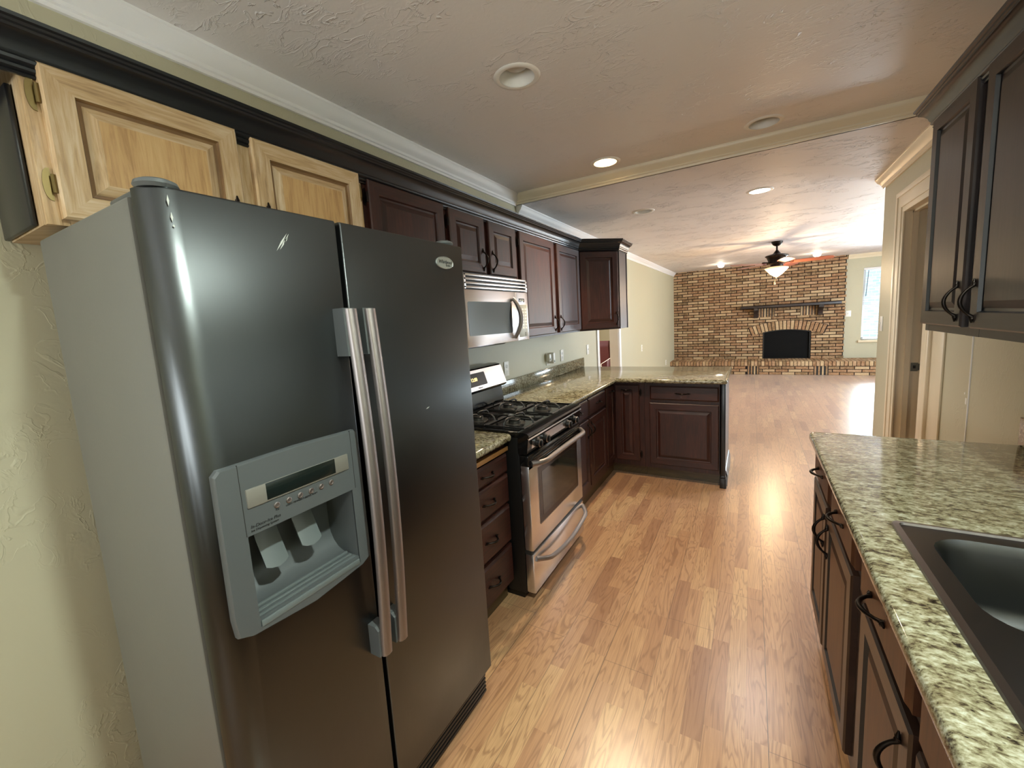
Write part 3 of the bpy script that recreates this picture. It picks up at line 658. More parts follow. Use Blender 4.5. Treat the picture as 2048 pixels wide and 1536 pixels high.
# ------------------------------------------------------------------ base cabinets, left run
XB = 0.58; PB = lambda y, z: frame((XB, y, z), (0, 1, 0), (0, 0, 1))
def base_shell(c, y0, y1, mats='dark', toe=True):
    MB().box(0.004, XB-0.001, y0+0.001, y1-0.001, 0.105, 0.878).build('carcass', mats, c)
    if toe: MB().box(0.02, 0.545, y0+0.001, y1-0.001, 0.0, 0.104, 0, (0, 1, 0)).build('toe_kick', 'toe', c)
c = thing('base_cabinet', 'narrow dark base cabinet with four drawers between refrigerator and range', 'cabinet', (0.3, 1.53, 0), 'base cabinets on the left')
base_shell(c, 1.268, 1.796)
MB().box(XB, XB+0.022, 1.30, 1.797, 0.825, 0.848, 0.002, (0, 1, 0)).build('top_rail', 'rail_oak', c)
for (za, zb) in ((0.715, 0.812), (0.552, 0.702), (0.338, 0.535), (0.11, 0.318)):
    d = slab(PB(1.37, za), 0.42, zb-za, ['dark'], c); pull(PB(1.37, za), 0.222, (zb-za)*0.5, False, d, 0.09)
c = thing('base_cabinet', 'dark base cabinet with two drawers over two doors right of the range', 'cabinet', (0.3, 3.03, 0), 'base cabinets on the left')
base_shell(c, 2.572, 3.506)
for (a, b, hs) in ((2.60, 3.045, 'r'), (3.066, 3.492, 'l')):
    d = slab(PB(a, 0.712), b-a, 0.138, ['dark'], c); pull(PB(a, 0.712), (b-a)/2, 0.075, False, d, 0.09)
    d = panel_door(PB(a, 0.155), b-a, 0.54, DK, c); pull(PB(a, 0.155), (b-a)-0.03 if hs == 'r' else 0.03, 0.455, True, d)
YP = 3.775; PP = lambda x, z: frame((x, YP, z), (1, 0, 0), (0, 0, 1))
c = thing('base_cabinet', 'dark inside-corner base cabinet with two narrow folding doors', 'cabinet', (0.3, 3.9, 0), 'base cabinets on the left')
m = MB(); m.prism([(0.004, 3.508), (XB-0.001, 3.508), (XB-0.001, YP), (0.862, YP), (0.862, 4.40), (0.004, 4.40)], 0.105, 0.878, 'z'); m.build('carcass', 'dark', c)
m = MB(); m.prism([(0.02, 3.508), (0.545, 3.508), (0.545, 3.86), (0.862, 3.86), (0.862, 4.39), (0.02, 4.39)], 0.0, 0.104, 'z', (0, 1, 0)); m.build('toe_kick', 'toe', c)
d = panel_door(PB(3.522, 0.155), 0.235, 0.70, DK, c); pull(PB(3.522, 0.155), 0.12, 0.655, False, d, 0.08)
d = panel_door(PP(0.605, 0.155), 0.215, 0.70, DK, c); pull(PP(0.605, 0.155), 0.107, 0.655, False, d, 0.08); hinge(PP(0.605, 0.155), 0.219, 0.63, d, -1); hinge(PP(0.605, 0.155), 0.219, 0.06, d, -1)
c = thing('base_cabinet', 'dark peninsula base cabinet with wide drawer over one wide panel door', 'cabinet', (1.17, 4.0, 0), 'base cabinets on the left')
MB().box(0.864, 1.460, YP, 4.40, 0.105, 0.878).build('carcass', 'dark', c)
MB().box(0.864, 1.460, 3.86, 4.39, 0, 0.104, 0, (1, 0, 0)).build('toe_kick', 'toe', c)
d = slab(PP(0.912, 0.726), 0.543, 0.126, ['dark'], c); pull(PP(0.912, 0.726), 0.268, 0.063, False, d, 0.1)
d = panel_door(PP(0.908, 0.145), 0.546, 0.555, DK, c); 
c = thing('end_panel', 'black end panel with post and base trim closing the peninsula end', 'panel', (1.49, 4.0, 0))
MB().box(1.472, 1.500, YP+0.002, 4.40, 0, 0.880).build('panel', 'black_paint', c)
MB().box(1.470, 1.504, YP-0.022, YP+0.03, 0.10, 0.880, 0.004).build('post', 'black_paint', c)
m = MB(); m.box(1.462, 1.512, YP-0.028, YP+0.038, 0.0, 0.085, 0.004); m.box(1.466, 1.508, YP-0.025, YP+0.034, 0.083, 0.108, 0.008); m.build('plinth', 'black_paint', c)
m = MB(); m.prism([(1.500, 0), (1.516, 0), (1.516, 0.10), (1.511, 0.112), (1.506, 0.135), (1.500, 0.14)], YP+0.038, 4.40, 'y'); m.build('base_trim', 'black_paint', c)

# ------------------------------------------------------------------ worktops
def offset(poly, d):
    n = len(poly); out = []
    for i in range(n):
        p0, p1, p2 = Vector(poly[i-1]), Vector(poly[i]), Vector(poly[(i+1) % n])
        a = (p1-p0).normalized(); b = (p2-p1).normalized(); na = Vector((-a.y, a.x)); nb_ = Vector((-b.y, b.x)); mm = (na+nb_).normalized(); k = d/max(0.3, mm.dot(na))
        out.append((p1.x+mm.x*k, p1.y+mm.y*k))
    return out
def roundpoly(poly, radii, n=5):
    out = []
    for i, p in enumerate(poly):
        r = radii[i]
        if r <= 0: out.append(tuple(p)); continue
        p0, p1, p2 = Vector(poly[i-1]), Vector(p), Vector(poly[(i+1) % len(poly)]); a = (p0-p1).normalized(); b = (p2-p1).normalized()
        s = p1+a*r; e = p1+b*r
        for k in range(n+1):
            t = k/n; q = s*(1-t)**2+p1*2*t*(1-t)+e*t*t; out.append((q.x, q.y))
    return out
def worktop(poly, hole=None, th=0.036, parent=None, name='worktop'):
    m = MB(); z1, z0 = ZC, ZC-th; prof = [(0.010, z0), (0.003, z0+0.004), (0, z0+0.012), (0, z1-0.014), (0.003, z1-0.006), (0.008, z1-0.0015), (0.014, z1)]
    rings = [[(x, y, z) for x, y in offset(poly, d)] for d, z in prof]
    m.rings(rings, True, hole is None, False)
    top = [(p[0], p[1]) for p in rings[-1]]
    m.disc_hole_plane(top, [hole] if hole else [], z1, down=False)
    if hole: m.disc_hole_plane([(p[0], p[1]) for p in rings[0]], [hole], z0, down=True); m.rings([[(x, y, z1) for x, y in hole], [(x, y, z0) for x, y in hole]], True)
    bmesh.ops.remove_doubles(m.bm, verts=m.bm.verts[:], dist=0.00005)
    return m.build(name, 'granite', parent, smooth=40)
XE = 0.637
o = worktop(roundpoly([(0.003, 1.262), (XE, 1.262), (XE, 1.794), (0.003, 1.794)], [0, 0, 0.03, 0]))
tag(o, 'small granite worktop piece between refrigerator and range', 'worktop')
o = worktop(roundpoly([(0.003, 2.568), (XE, 2.568), (XE, 3.705), (1.517, 3.705), (1.517, 4.60), (0.003, 4.60)], [0, 0, 0, 0.03, 0.03, 0]))
tag(o, 'L-shaped granite worktop running onto the peninsula', 'worktop')
o = MB().box(0.002, 0.021, 2.568, 4.60, ZC, 1.022, 0.002).build('backsplash', 'granite'); tag(o, 'granite backsplash strip on left wall beside the range', 'backsplash')
XER = 1.899
hole = roundpoly([(2.02, 0.535), (2.495, 0.535), (2.495, 1.325), (2.02, 1.325)], [0.03]*4)
o = worktop(roundpoly([(XER, -1.6), (XR+0.002, -1.6), (XR+0.002, 2.238), (XER, 2.238)], [0, 0, 0, 0.03]), hole, parent=None)
tag(o, 'green-beige granite worktop on the right with the sink', 'worktop')
o = MB().box(2.525, XR+0.002, -1.6, 2.236, ZC, 1.022, 0.002).build('backsplash', 'granite'); tag(o, 'granite backsplash end piece at the right frame edge', 'backsplash')

# ------------------------------------------------------------------ base cabinets, right run
XD = 1.922; PD = lambda y, z: frame((XD+0.02, y, z), (0, -1, 0), (0, 0, 1))
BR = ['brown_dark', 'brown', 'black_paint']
def right_base(label, y0, y1, drawers, doors):
    c = thing('base_cabinet', label, 'cabinet', (2.25, (y0+y1)/2, 0), 'base cabinets on the right')
    m = MB(); t_ = 0.018
    m.box(XD+0.02, XD+0.038, y0+0.001, y1-0.001, 0.12, 0.880); m.box(XD+0.038, XR+0.002, y0+0.001, y0+t_, 0.12, 0.880); m.box(XD+0.038, XR+0.002, y1-t_, y1-0.001, 0.12, 0.880); m.box(XR-0.01, XR+0.002, y0+t_, y1-t_, 0.12, 0.880); m.box(XD+0.038, XR-0.01, y0+t_, y1-t_, 0.12, 0.138)
    m.build('carcass', 'brown_dark', c)
    MB().box(XD+0.075, XR+0.002, y0+0.001, y1-0.001, 0, 0.119, 0, (0, 1, 0)).build('toe_kick', 'toe', c)
    for (a, b, h) in drawers:
        d = slab(PD(b, 0.742), b-a, 0.125, ['brown'], c, horizontal=False)
        if h: pull(PD(b, 0.742), b-h, 0.062, False, d, 0.11)
    for (a, b, h) in doors:
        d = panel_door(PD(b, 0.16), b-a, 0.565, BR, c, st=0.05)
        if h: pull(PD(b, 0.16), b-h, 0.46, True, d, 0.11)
right_base('brown base cabinet at the far end of the right counter, two drawers over two doors', 1.362, 2.215, [(1.825, 2.20, 2.02), (1.40, 1.765, 1.59)], [(1.862, 2.203, 1.892), (1.40, 1.828, 1.798)])
right_base('brown sink base cabinet in the right foreground with false drawer fronts', 0.42, 1.36, [(0.918, 1.30, 1.13), (0.46, 0.862, 0.66)], [(0.892, 1.275, 0.935), (0.45, 0.862, 0.82)])
right_base('brown base cabinet nearest the camera below the worktop edge', -0.55, 0.418, [(-0.05, 0.40, 0.17)], [(-0.05, 0.40, 0.36)])

# ------------------------------------------------------------------ sink
c = thing('sink', 'stainless steel double bowl drop-in sink in the right worktop', 'sink', (2.25, 0.93, ZC))
def rr(x0, x1, y0, y1, r, z, n=6):
    out = []
    for (cx_, cy_, a0) in ((x1-r, y1-r, 0), (x0+r, y1-r, 90), (x0+r, y0+r, 180), (x1-r, y0+r, 270)):
        for k in range(n+1): a = R(a0+90*k/n); out.append((cx_+r*cos(a), cy_+r*sin(a), z))
    return out
SX0, SX1, SY0, SY1 = 1.983, 2.515, 0.505, 1.355
m = MB()
m.rings([rr(SX0, SX1, SY0, SY1, 0.022, ZC+0.0005), rr(SX0+0.002, SX1-0.002, SY0+0.002, SY1-0.002, 0.021, ZC+0.005), rr(SX0+0.014, SX1-0.014, SY0+0.014, SY1-0.014, 0.014, ZC+0.007), rr(SX0+0.017, SX1-0.017, SY0+0.017, SY1-0.017, 0.012, ZC+0.002)], True)
bowls = [(2.034, 2.44, 0.955, 1.300), (2.034, 2.44, 0.555, 0.915)]
m.disc_hole_plane([(p[0], p[1]) for p in rr(SX0+0.017, SX1-0.017, SY0+0.017, SY1-0.017, 0.012, 0)], [[(p[0], p[1]) for p in rr(*bb, 0.075, 0)] for bb in bowls], ZC+0.002, down=False)
bmesh.ops.remove_doubles(m.bm, verts=m.bm.verts[:], dist=0.00005)
m.build('rim', 'sink_steel', c, smooth=50, recalc=False)
for (a, b, e, g) in bowls:
    m = MB(); m.rings([rr(a, b, e, g, 0.075, ZC+0.002), rr(a+0.004, b-0.004, e+0.004, g-0.004, 0.072, ZC-0.004), rr(a+0.010, b-0.010, e+0.010, g-0.010, 0.07, ZC-0.02), rr(a+0.022, b-0.022, e+0.022, g-0.022, 0.065, ZC-0.13), rr(a+0.034, b-0.034, e+0.034, g-0.034, 0.06, ZC-0.160), rr(a+0.06, b-0.06, e+0.06, g-0.06, 0.05, ZC-0.172), rr((a+b)/2-0.045, (a+b)/2+0.045, (e+g)/2-0.045, (e+g)/2+0.045, 0.0449, ZC-0.176)], True, False, True)
    m.build('bowl', 'shaded_bowl_steel', c, smooth=60)
    MB().lathe(((a+b)/2, (e+g)/2, ZC-0.1755), [(0.044, 0), (0.042, 0.003), (0.030, 0.001), (0.012, 0.001)], n=24, cap1=True).build('drain', 'steel', c)

# ------------------------------------------------------------------ refrigerator
c = thing('refrigerator', 'stainless side-by-side refrigerator with ice dispenser in the left foreground', 'refrigerator', (0.45, 0.80, 0))
FY0, FY1, FX, FZ0, FZ1 = 0.340, 1.252, 0.790, 0.112, 1.752
body = MB().box(0.19, 0.712, FY0+0.001, FY1-0.001, 0.03, 1.745, 0.006).build('body', 'fridge_side', c)
gask = MB().box(0.712, 0.735, FY0+0.012, FY1-0.012, 0.10, 1.742).build('gasket', 'gasket', c, smooth=0)
m = MB()
for i in range(5): m.box(0.70, 0.776, FY0+0.02, FY1-0.03, 0.016+i*0.017, 0.027+i*0.017, 0.002)
m.box(0.69, 0.768, FY0+0.02, FY1-0.03, 0.008, 0.108); m.build('base_grille', 'black_matte', c)
def door_prof(ya, yb, ra, rb):
    P = [(0.735, ya), (0.735, yb)]
    for k in range(7): a = R(90-90*k/6); P.append((FX-rb+rb*cos(a), yb-rb+rb*sin(a)))
    for k in range(7): a = R(0-90*k/6); P.append((FX-ra+ra*cos(a), ya+ra+ra*sin(a)))
    return P
GY = 0.728
dispY0, dispY1, dispZ0, dispZ1 = 0.366, 0.710, 0.865, 1.232
RY0, RY1, RZ0, RZ1 = 0.413, 0.672, 0.884, 1.082
m = MB()
def door_mesh(ya, yb, ra, rb, hole=None):
    m = MB(); pf = door_prof(ya, yb, ra, rb); cut = ra
    m.rings([[(x-(0.003 if x > 0.74 else 0), y, FZ0) for x, y in pf], [(x, y, FZ0+0.004) for x, y in pf], [(x, y, FZ1-0.004) for x, y in pf], [(x-(0.003 if x > 0.74 else 0), y, FZ1) for x, y in pf]], True, True, True)
    return m
d1 = door_mesh(FY0, GY-0.0065, 0.048, 0.004).build('door', 'fridge_steel', c, smooth=40)
d2 = door_mesh(GY+0.0065, FY1, 0.004, 0.010).build('door', 'fridge_steel', c, smooth=40)
def fhandle(yc, door, zt=1.536, zb=0.607):
    m = MB(); N = 24; pts = []
    for i in range(N+1):
        s = i/N; z = zt+(zb-zt)*s; pts.append((FX+0.042+0.020*math.sin(pi*s), z))
    hw = 0.0155; rings = []
    for (x, z) in pts:
        rings.append([(x-0.008, yc-hw, z), (x+0.001, yc-hw, z), (x+0.007, yc-hw*0.7, z), (x+0.0095, yc, z), (x+0.007, yc+hw*0.7, z), (x+0.001, yc+hw, z), (x-0.008, yc+hw, z)])
    m.rings(rings, True, True, True); m.build('handle', 'handle_steel', door, smooth=45)
    for z0, z1, q in ((zt-0.115, zt+0.002, 0), (zb-0.002, zb+0.085, 1)):
        m = MB(); x1 = FX+0.036
        if q == 0: pr = [(FX, z0), (x1+0.006, z0), (x1+0.002, z1), (FX, z1)]
        else: pr = [(FX, z0), (x1, z0), (x1+0.002, z1-0.01), (x1-0.01, z1), (FX, z1)]
        m.prism([(x, z) for x, z in pr], yc-0.021, yc+0.013, 'y'); m.build('handle_mount', 'grey_plastic', door, smooth=0)
fhandle(0.706, d1); fhandle(0.766, d2)
for y in (0.372, 1.19):
    m = MB(); m.lathe((0.755, y, 1.752), [(0.001, 0.0), (0.030, 0.0), (0.034, 0.006), (0.032, 0.012), (0.024, 0.016), (0.001, 0.018)], n=28)
    m.box(0.60, 0.74, y-0.02, y+0.045 if y < 0.8 else y+0.03, 1.7445, 1.760, 0.006); m.build('hinge_cover', 'grey_plastic', c, smooth=40)
# dispenser
ds = MB(); X0 = FX+0.001; X1 = FX+0.016
def ringyz(y0, y1, z0, z1, x, r=0.004, bow=0.0):
    P = []; 
    for (yy, zz) in ((y0, z0), (y1, z0), (y1, z1), (y0, z1)): P.append((x, yy, zz))
    return P
outer = [(dispY0+0.004, dispZ0+0.02), (dispY0+0.03, dispZ0+0.008), (0.54, dispZ0-0.006), (dispY1-0.03, dispZ0+0.008), (dispY1-0.004, dispZ0+0.02), (dispY1, dispZ0+0.06), (dispY1-0.004, dispZ1-0.01), (dispY1-0.012, dispZ1), (0.54, dispZ1+0.004), (dispY0+0.012, dispZ1), (dispY0+0.002, dispZ1-0.01), (dispY0, dispZ0+0.06)]
def scale(P, s, cy_=0.538, cz_=1.05): return [(cy_+(y-cy_)*s, cz_+(z-cz_)*s) for y, z in P]
inn = [(RY0, RZ0), (RY0+0.03, RZ0), (0.54, RZ0), (RY1-0.03, RZ0), (RY1, RZ0), (RY1, RZ0+0.06), (RY1, RZ1), (RY1-0.012, RZ1), (0.54, RZ1), (RY0+0.012, RZ1), (RY0, RZ1), (RY0, RZ0+0.06)]
L = lambda P, x: [(x, y, z) for y, z in P]
ds.rings([L(outer, FX-0.001), L(outer, X1-0.006), L(scale(outer, 0.985), X1), L(inn, X1), L(inn, X1-0.004)], True)
disp = ds.build('dispenser', 'grey_plastic', c, smooth=25)
# cut the recess out of the freezer door and line it
def cut(o, x0, x1, y0, y1, z0, z1):
    k = MB().box(x0, x1, y0, y1, z0, z1).build('cutter', 'gasket', smooth=0)
    k.location = -sum((q.location for q in (o.parent,)), Vector()); k.location = (0, 0, 0)
    md = o.modifiers.new('cut', 'BOOLEAN'); md.object = k; md.operation = 'DIFFERENCE'; md.solver = 'EXACT'
    bpy.context.view_layer.update()
    me = bpy.data.meshes.new_from_object(o.evaluated_get(bpy.context.evaluated_depsgraph_get()))
    o.modifiers.clear(); old = o.data; o.data = me; bpy.data.meshes.remove(old); me.name = o.name
    km = k.data; bpy.data.objects.remove(k); bpy.data.meshes.remove(km)
for q in (d1, gask, body): cut(q, 0.690, 0.85, RY0-0.004, RY1+0.004, RZ0-0.004, RZ1+0.004)
XBK = 0.694
prof = [(X1-0.002, RZ1), (XBK, RZ1)] + [(XBK, RZ0+0.085)] + [(XBK+0.06*(1-cos(R(a))), RZ0+0.085-0.068*sin(R(a))) for a in (20, 40, 60, 80, 90)] + [(X1-0.004, RZ0+0.017), (X1-0.002, RZ0)]
m = MB(); m.rings([[(x, RY0, z) for x, z in prof], [(x, RY1, z) for x, z in prof]], False)
n = len(prof)
m.faces([(x, RY0, z) for x, z in prof], [tuple(range(n))]); m.faces([(x, RY1, z) for x, z in prof], [tuple(reversed(range(n)))])
m.build('cavity', 'grey_plastic', disp, smooth=30)
m = MB()
for i, x in enumerate((0.762, 0.777, 0.792)): m.box(x-0.0035, x+0.0035, RY0+0.004, RY1-0.004, RZ0+0.016, RZ0+0.024-0.003*i, 0.002)
m.box(X1-0.003, X1+0.002, RY0+0.002, RY1-0.002, RZ0-0.002, RZ0+0.012, 0.002)
m.build('drip_tray', 'paddle', disp)
for (yc, zc) in ((0.489, 1.015), (0.577, 1.022)):
    m = MB(); w2 = 0.026; rows = []
    for (x, z) in ((0.716, zc+0.06), (0.730, zc+0.02), (0.750, zc-0.02), (0.760, zc-0.040)):
        rows.append([(x+0.006*(1-(t/w2)**2), yc+t, z-0.008*(1-(t/w2)**2)*(1 if z < zc else 0)) for t in (-w2, -w2*0.6, 0, w2*0.6, w2)])
    back = [[(x-0.004, y, z) for x, y, z in r] for r in rows]
    m.rings([r+list(reversed(b_)) for r, b_ in zip(rows, back)], True, True, True); m.build('paddle', 'paddle', disp, smooth=40)
m = MB(); m.box(X1-0.003, X1+0.0035, 0.4195, 0.4205+0.2465, 1.139, 1.1785, 0.002); m.build('display_frame', 'frame_grey', disp)
MB().box(X1+0.001, X1+0.0042, 0.459, 0.628, 1.1425, 1.178, 0.001).build('display', 'lcd', disp)
for i in range(6):
    y = 0.4785+0.0271*i; m = MB(); m.lathe((X1, y, 1.1235), [(0.0065, 0), (0.0065, 0.002), (0.0045, 0.0028), (0.004, 0.0012)], 'x', 20, False, True); m.build('button', 'handle_steel', disp, smooth=50)
for yy in (dispY0+0.045, dispY1-0.028):
    MB().box(X1-0.002, X1+0.0003, yy-0.0006, yy+0.0006, RZ1+0.001, dispZ1+0.001).build('panel_seam', 'gasket', disp, smooth=0)
for i, s_ in enumerate(('ICE', 'LIGHT', 'TEMPERATURE', 'FILTER RESET')):
    text('button_text', s_, 0.0055, (X1+0.0003, 0.4785+0.0271*i, 1.1115), (0, 1, 0), (0, 0, 1), 'print_dark', disp, font_align='CENTER')
text('slogan_text', 'In-Door-Ice Plus', 0.0095, (X1+0.0003, 0.420, 1.096), (0, 1, 0), (0, 0, 1), 'print_dark', disp, 0.25)
text('slogan_text', 'Ice Dispensing System', 0.0065, (X1+0.0003, 0.420, 1.0885), (0, 1, 0), (0, 0, 1), 'print_dark', disp, 0.25)
bd = MB(); bd.rings([[(FX+d, 1.143+0.046*k*cos(2*pi*j/40), 1.688+0.0205*k*sin(2*pi*j/40)) for j in range(40)] for d, k in ((0.0, 1), (0.003, 1), (0.0045, 0.95), (0.0045, 0.88), (0.0035, 0.86))], True, False, True)
bd = bd.build('badge', 'badge', c, smooth=40)
text('badge_text', 'Whirlpool', 0.0165, (FX+0.0039, 1.143, 1.6855), (0, 1, 0), (0, 0, 1), 'print_dark', bd, 0.3, 'CENTER')
text('badge_text', 'GOLD', 0.0085, (FX+0.0039, 1.158, 1.6765), (0, 1, 0), (0, 0, 1), 'print_dark', bd, 0.0, 'CENTER')
# scuffs on the door skin
for (y, z, a, l) in ((0.575, 1.683, 55, 0.05), (0.580, 1.682, 55, 0.04), (0.586, 1.69, 60, 0.03), (0.372, 1.728, 88, 0.02), (0.374, 1.70, 90, 0.018), (0.375, 1.685, 90, 0.006), (1.0, 1.225, 15, 0.02)):
    m = MB(); dy, dz = l/2*cos(R(a)), l/2*sin(R(a)); px, pz = -0.002*sin(R(a)), 0.002*cos(R(a))
    m.faces([(FX+0.0004, y-dy, z-dz), (FX+0.0004, y+px, z+pz), (FX+0.0004, y+dy, z+dz), (FX+0.0004, y-px, z-pz)], [(0, 1, 2, 3)])
    m.build('scuff', 'print_light', d1 if y < 0.7 else d2, smooth=0)

# ------------------------------------------------------------------ microwave
c = thing('microwave', 'stainless over-the-range microwave under the short dark cabinet', 'microwave', (0.2, 2.17, 1.356))
MY0, MY1, MZ0, MZ1, MX = 1.812, 2.530, 1.356, 1.747, 0.388
m = MB(); m.box(0.006, MX-0.028, MY0+0.003, MY1-0.003, MZ0+0.006, MZ1-0.002, 0.003); m.build('body', 'black_matte', c)
m = MB(); m.prism([(0.02, MZ0+0.006), (MX-0.04, MZ0+0.006), (MX-0.07, MZ0-0.012), (0.06, MZ0-0.012)], MY0+0.02, MY1-0.22, 'y'); m.build('underside', 'black_matte', c, smooth=0)
m = MB(); m.box(MX-0.028, MX-0.0235, MY0+0.006, MY1-0.004, 1.668, MZ1-0.003); m.build('vent_void', 'black_matte', c, smooth=0)
m = MB()
for i in range(4): zc = 1.741-0.0215*i; m.box(MX-0.005, MX, MY0+0.0, MY1, zc-0.0055, zc+0.0055, 0.0015, (0, 1, 0))
m.box(MX-0.03, MX, MY1-0.022, MY1, 1.667, MZ1, 0.003); m.box(MX-0.03, MX, MY0, MY0+0.02, 1.667, MZ1, 0.003); m.build('vent_grille', 'steel', c)
d = MB().box(MX-0.028, MX, MY0, 2.366, MZ0, 1.664, 0.004).build('door', 'steel', c)
m = MB(); P = roundpoly([(1.832, 1.417), (2.300, 1.412), (2.300, 1.600), (1.832, 1.600)], [0.012]*4); 
P2 = [(y + (0.022*(1-((z-1.505)/0.09)**2) if y > 2.2 else 0)*0, z) for y, z in P]
m.rings([[(MX-0.001, y, z) for y, z in P2], [(MX+0.0016, y, z) for y, z in P2]], True, False, True); m.build('window', 'mw_glass', d, smooth=30)
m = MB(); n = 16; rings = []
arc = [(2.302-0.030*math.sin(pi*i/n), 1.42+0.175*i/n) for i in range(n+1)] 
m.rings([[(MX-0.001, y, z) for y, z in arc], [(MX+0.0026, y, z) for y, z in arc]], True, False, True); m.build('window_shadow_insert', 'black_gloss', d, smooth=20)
m = MB(); pts = []; rads = []
for i in range(19):
    s = i/18; a = pi*s; pts.append((MX+0.004+0.040*math.sin(a)**0.8, 2.318+0.022*math.sin(a), 1.378+0.246*s)); rads.append(0.011+0.004*math.sin(a))
m.tube(pts, rads, 10); m.build('handle', 'handle_steel', d, smooth=60)
p = MB().box(MX-0.028, MX-0.001, 2.369, MY1, MZ0, 1.664, 0.004).build('control_panel', 'steel', c)
MB().box(MX-0.002, MX+0.0008, 2.392, 2.506, 1.378, 1.585, 0.001).build('keypad', 'grey_light', p)
MB().box(MX-0.002, MX+0.001, 2.405, 2.478, 1.602, 1.625, 0.001).build('display', 'lcd', p)
text('display_text', '88:88', 0.019, (MX+0.0012, 2.4415, 1.6065), (0, 1, 0), (0, 0, 1), 'print_light', p, 0, 'CENTER')
m = MB()
for i in range(7):
    for j in range(3): m.box(MX-0.001, MX+0.0016, 2.402+0.036*j, 2.424+0.036*j, 1.43+0.02*i, 1.442+0.02*i)
m.build('key', 'can_white', p, smooth=0)
m = MB(); m.lathe((MX, 2.475, 1.395), [(0.011, 0), (0.011, 0.0016), (0.008, 0.0018), (0.008, 0.0006)], 'x', 20); m.build('start_key', 'print_dark', p)

# ------------------------------------------------------------------ gas range
c = thing('gas_range', 'stainless and black freestanding gas range between the worktops', 'range', (0.4, 2.18, 0))
GY0, GY1, GX = 1.806, 2.556, 0.712
m = MB(); m.box(0.05, 0.660, GY0, GY1, 0.035, 0.895, 0.003); m.box(0.08, 0.64, GY0+0.01, GY1-0.01, 0.0, 0.04); m.build('body', 'black_side', c)
m = MB(); m.prism([(0.04, 0.893), (0.712, 0.893), (0.722, 0.899), (0.722, 0.908), (0.714, 0.916), (0.690, 0.921), (0.655, 0.921), (0.645, 0.915), (0.15, 0.915), (0.14, 0.921), (0.04, 0.921)], GY0-0.002, GY1+0.002, 'y'); m.build('cooktop', 'black_gloss', c, smooth=25)
for yy, nm in ((GY0+0.006, 0), (GY1-0.006, 1)): MB().box(0.14, 0.66, yy-0.008, yy+0.008, 0.914, 0.9225, 0.003).build('cooktop_lip', 'black_gloss', c)
p = MB(); p.prism([(0.655, 0.805), (0.700, 0.805), (0.706, 0.812), (0.717, 0.885), (0.712, 0.892), (0.655, 0.892)], GY0, GY1, 'y'); p = p.build('control_panel', 'black_gloss', c, smooth=20)
nrm = Vector((0.073, 0, -0.011)).normalized(); 
tilt = (Vector((0, 1, 0)), Vector((-nrm.z*1.0, 0, nrm.x)), nrm)
fr_ = MB(); fr_.prism([(0.7065, 0.826), (0.7085, 0.826), (0.7155, 0.872), (0.7135, 0.872)], GY0+0.05, GY1-0.235, 'y'); fr_.build('panel_trim', 'steel', p, smooth=0)
fr2 = MB(); fr2.prism([(0.712, 0.884), (0.7205, 0.884), (0.7205, 0.892), (0.712, 0.892)], GY0, GY1, 'y'); fr2.build('panel_edge', 'steel', p, smooth=0)
for y in (1.905, 1.998, 2.322, 2.432):
    o_ = Vector((0.710, y, 0.849)); k = MB(); k.lathe(o_, [(0.0245, 0), (0.0245, 0.005), (0.0215, 0.007), (0.0205, 0.026), (0.018, 0.029)], tilt, 24, False, True)
    k = k.build('knob', 'black_matte', c, smooth=35)
    b_ = MB(); b_.box(0.738, 0.750, y-0.006, y+0.006, 0.830, 0.862, 0.003); b_.build('grip', 'black_matte', k)
    b_ = MB(); b_.lathe(o_, [(0.0205, 0.0265), (0.0222, 0.027), (0.0222, 0.0285), (0.0185, 0.030)], tilt, 24); b_.build('knob_ring', 'handle_steel', k)
# door
d = MB(); d.box(0.662, GX-0.002, GY0, GY1, 0.742, 0.800, 0.005); d = d.build('door_top_vent', 'black_gloss', c)
m = MB()
for i in range(3): m.box(GX-0.006, GX, GY0+0.02, GY1-0.02, 0.756+0.013*i, 0.762+0.013*i, 0.001)
m.build('vent_rib', 'black_matte', d)
d = MB().box(0.662, GX, GY0, GY1, 0.284, 0.745, 0.006, (0, 1, 0)).build('oven_door', 'steel', c)
def rect_plate(y0, y1, z0, z1, r, x0, x1, mat, nm, par):
    P = roundpoly([(y0, z0), (y1, z0), (y1, z1), (y0, z1)], [r]*4); m = MB(); m.rings([[(x0, y, z) for y, z in P], [(x1, y, z) for y, z in P]], True, False, True); return m.build(nm, mat, par, smooth=20)
rect_plate(1.902, 2.480, 0.392, 0.712, 0.012, GX-0.001, GX+0.0016, 'handle_steel', 'window_trim', d)
rect_plate(1.907, 2.475, 0.397, 0.707, 0.010, GX, GX+0.0022, 'oven_frame', 'window_border', d)
rect_plate(1.945, 2.437, 0.430, 0.676, 0.006, GX+0.001, GX+0.0028, 'oven_glass', 'window', d)
MB().box(GX-0.03, GX-0.0, GY0+0.002, GY1-0.002, 0.725, 0.747, 0.003).build('door_cap', 'black_gloss', d)
def bar(y0, y1, z, sag, r, par, x0=GX):
    m = MB(); pts = []; n = 26
    for i in range(n+1):
        s = i/n; e = min(1, min(s, 1-s)/0.13); e = math.sin(e*pi/2)
        pts.append((x0+0.002+0.050*e, y0+(y1-y0)*s, z - sag*math.sin(pi*s)))
    m.tube(pts, [r*1.15 if i in (0, n) else r for i in range(n+1)], 12); m.build('handle', 'handle_steel', par, smooth=60)
bar(1.835, 2.545, 0.752, -0.004, 0.0145, d)
w_ = MB().box(0.662, GX, GY0, GY1, 0.046, 0.262, 0.006, (0, 1, 0)).build('storage_drawer', 'steel', c)
bar(1.835, 2.535, 0.232, 0.052, 0.0125, w_)
MB().box(0.655, GX-0.012, GY0+0.003, GY1-0.003, 0.262, 0.284).build('door_gap', 'gasket', c, smooth=0)
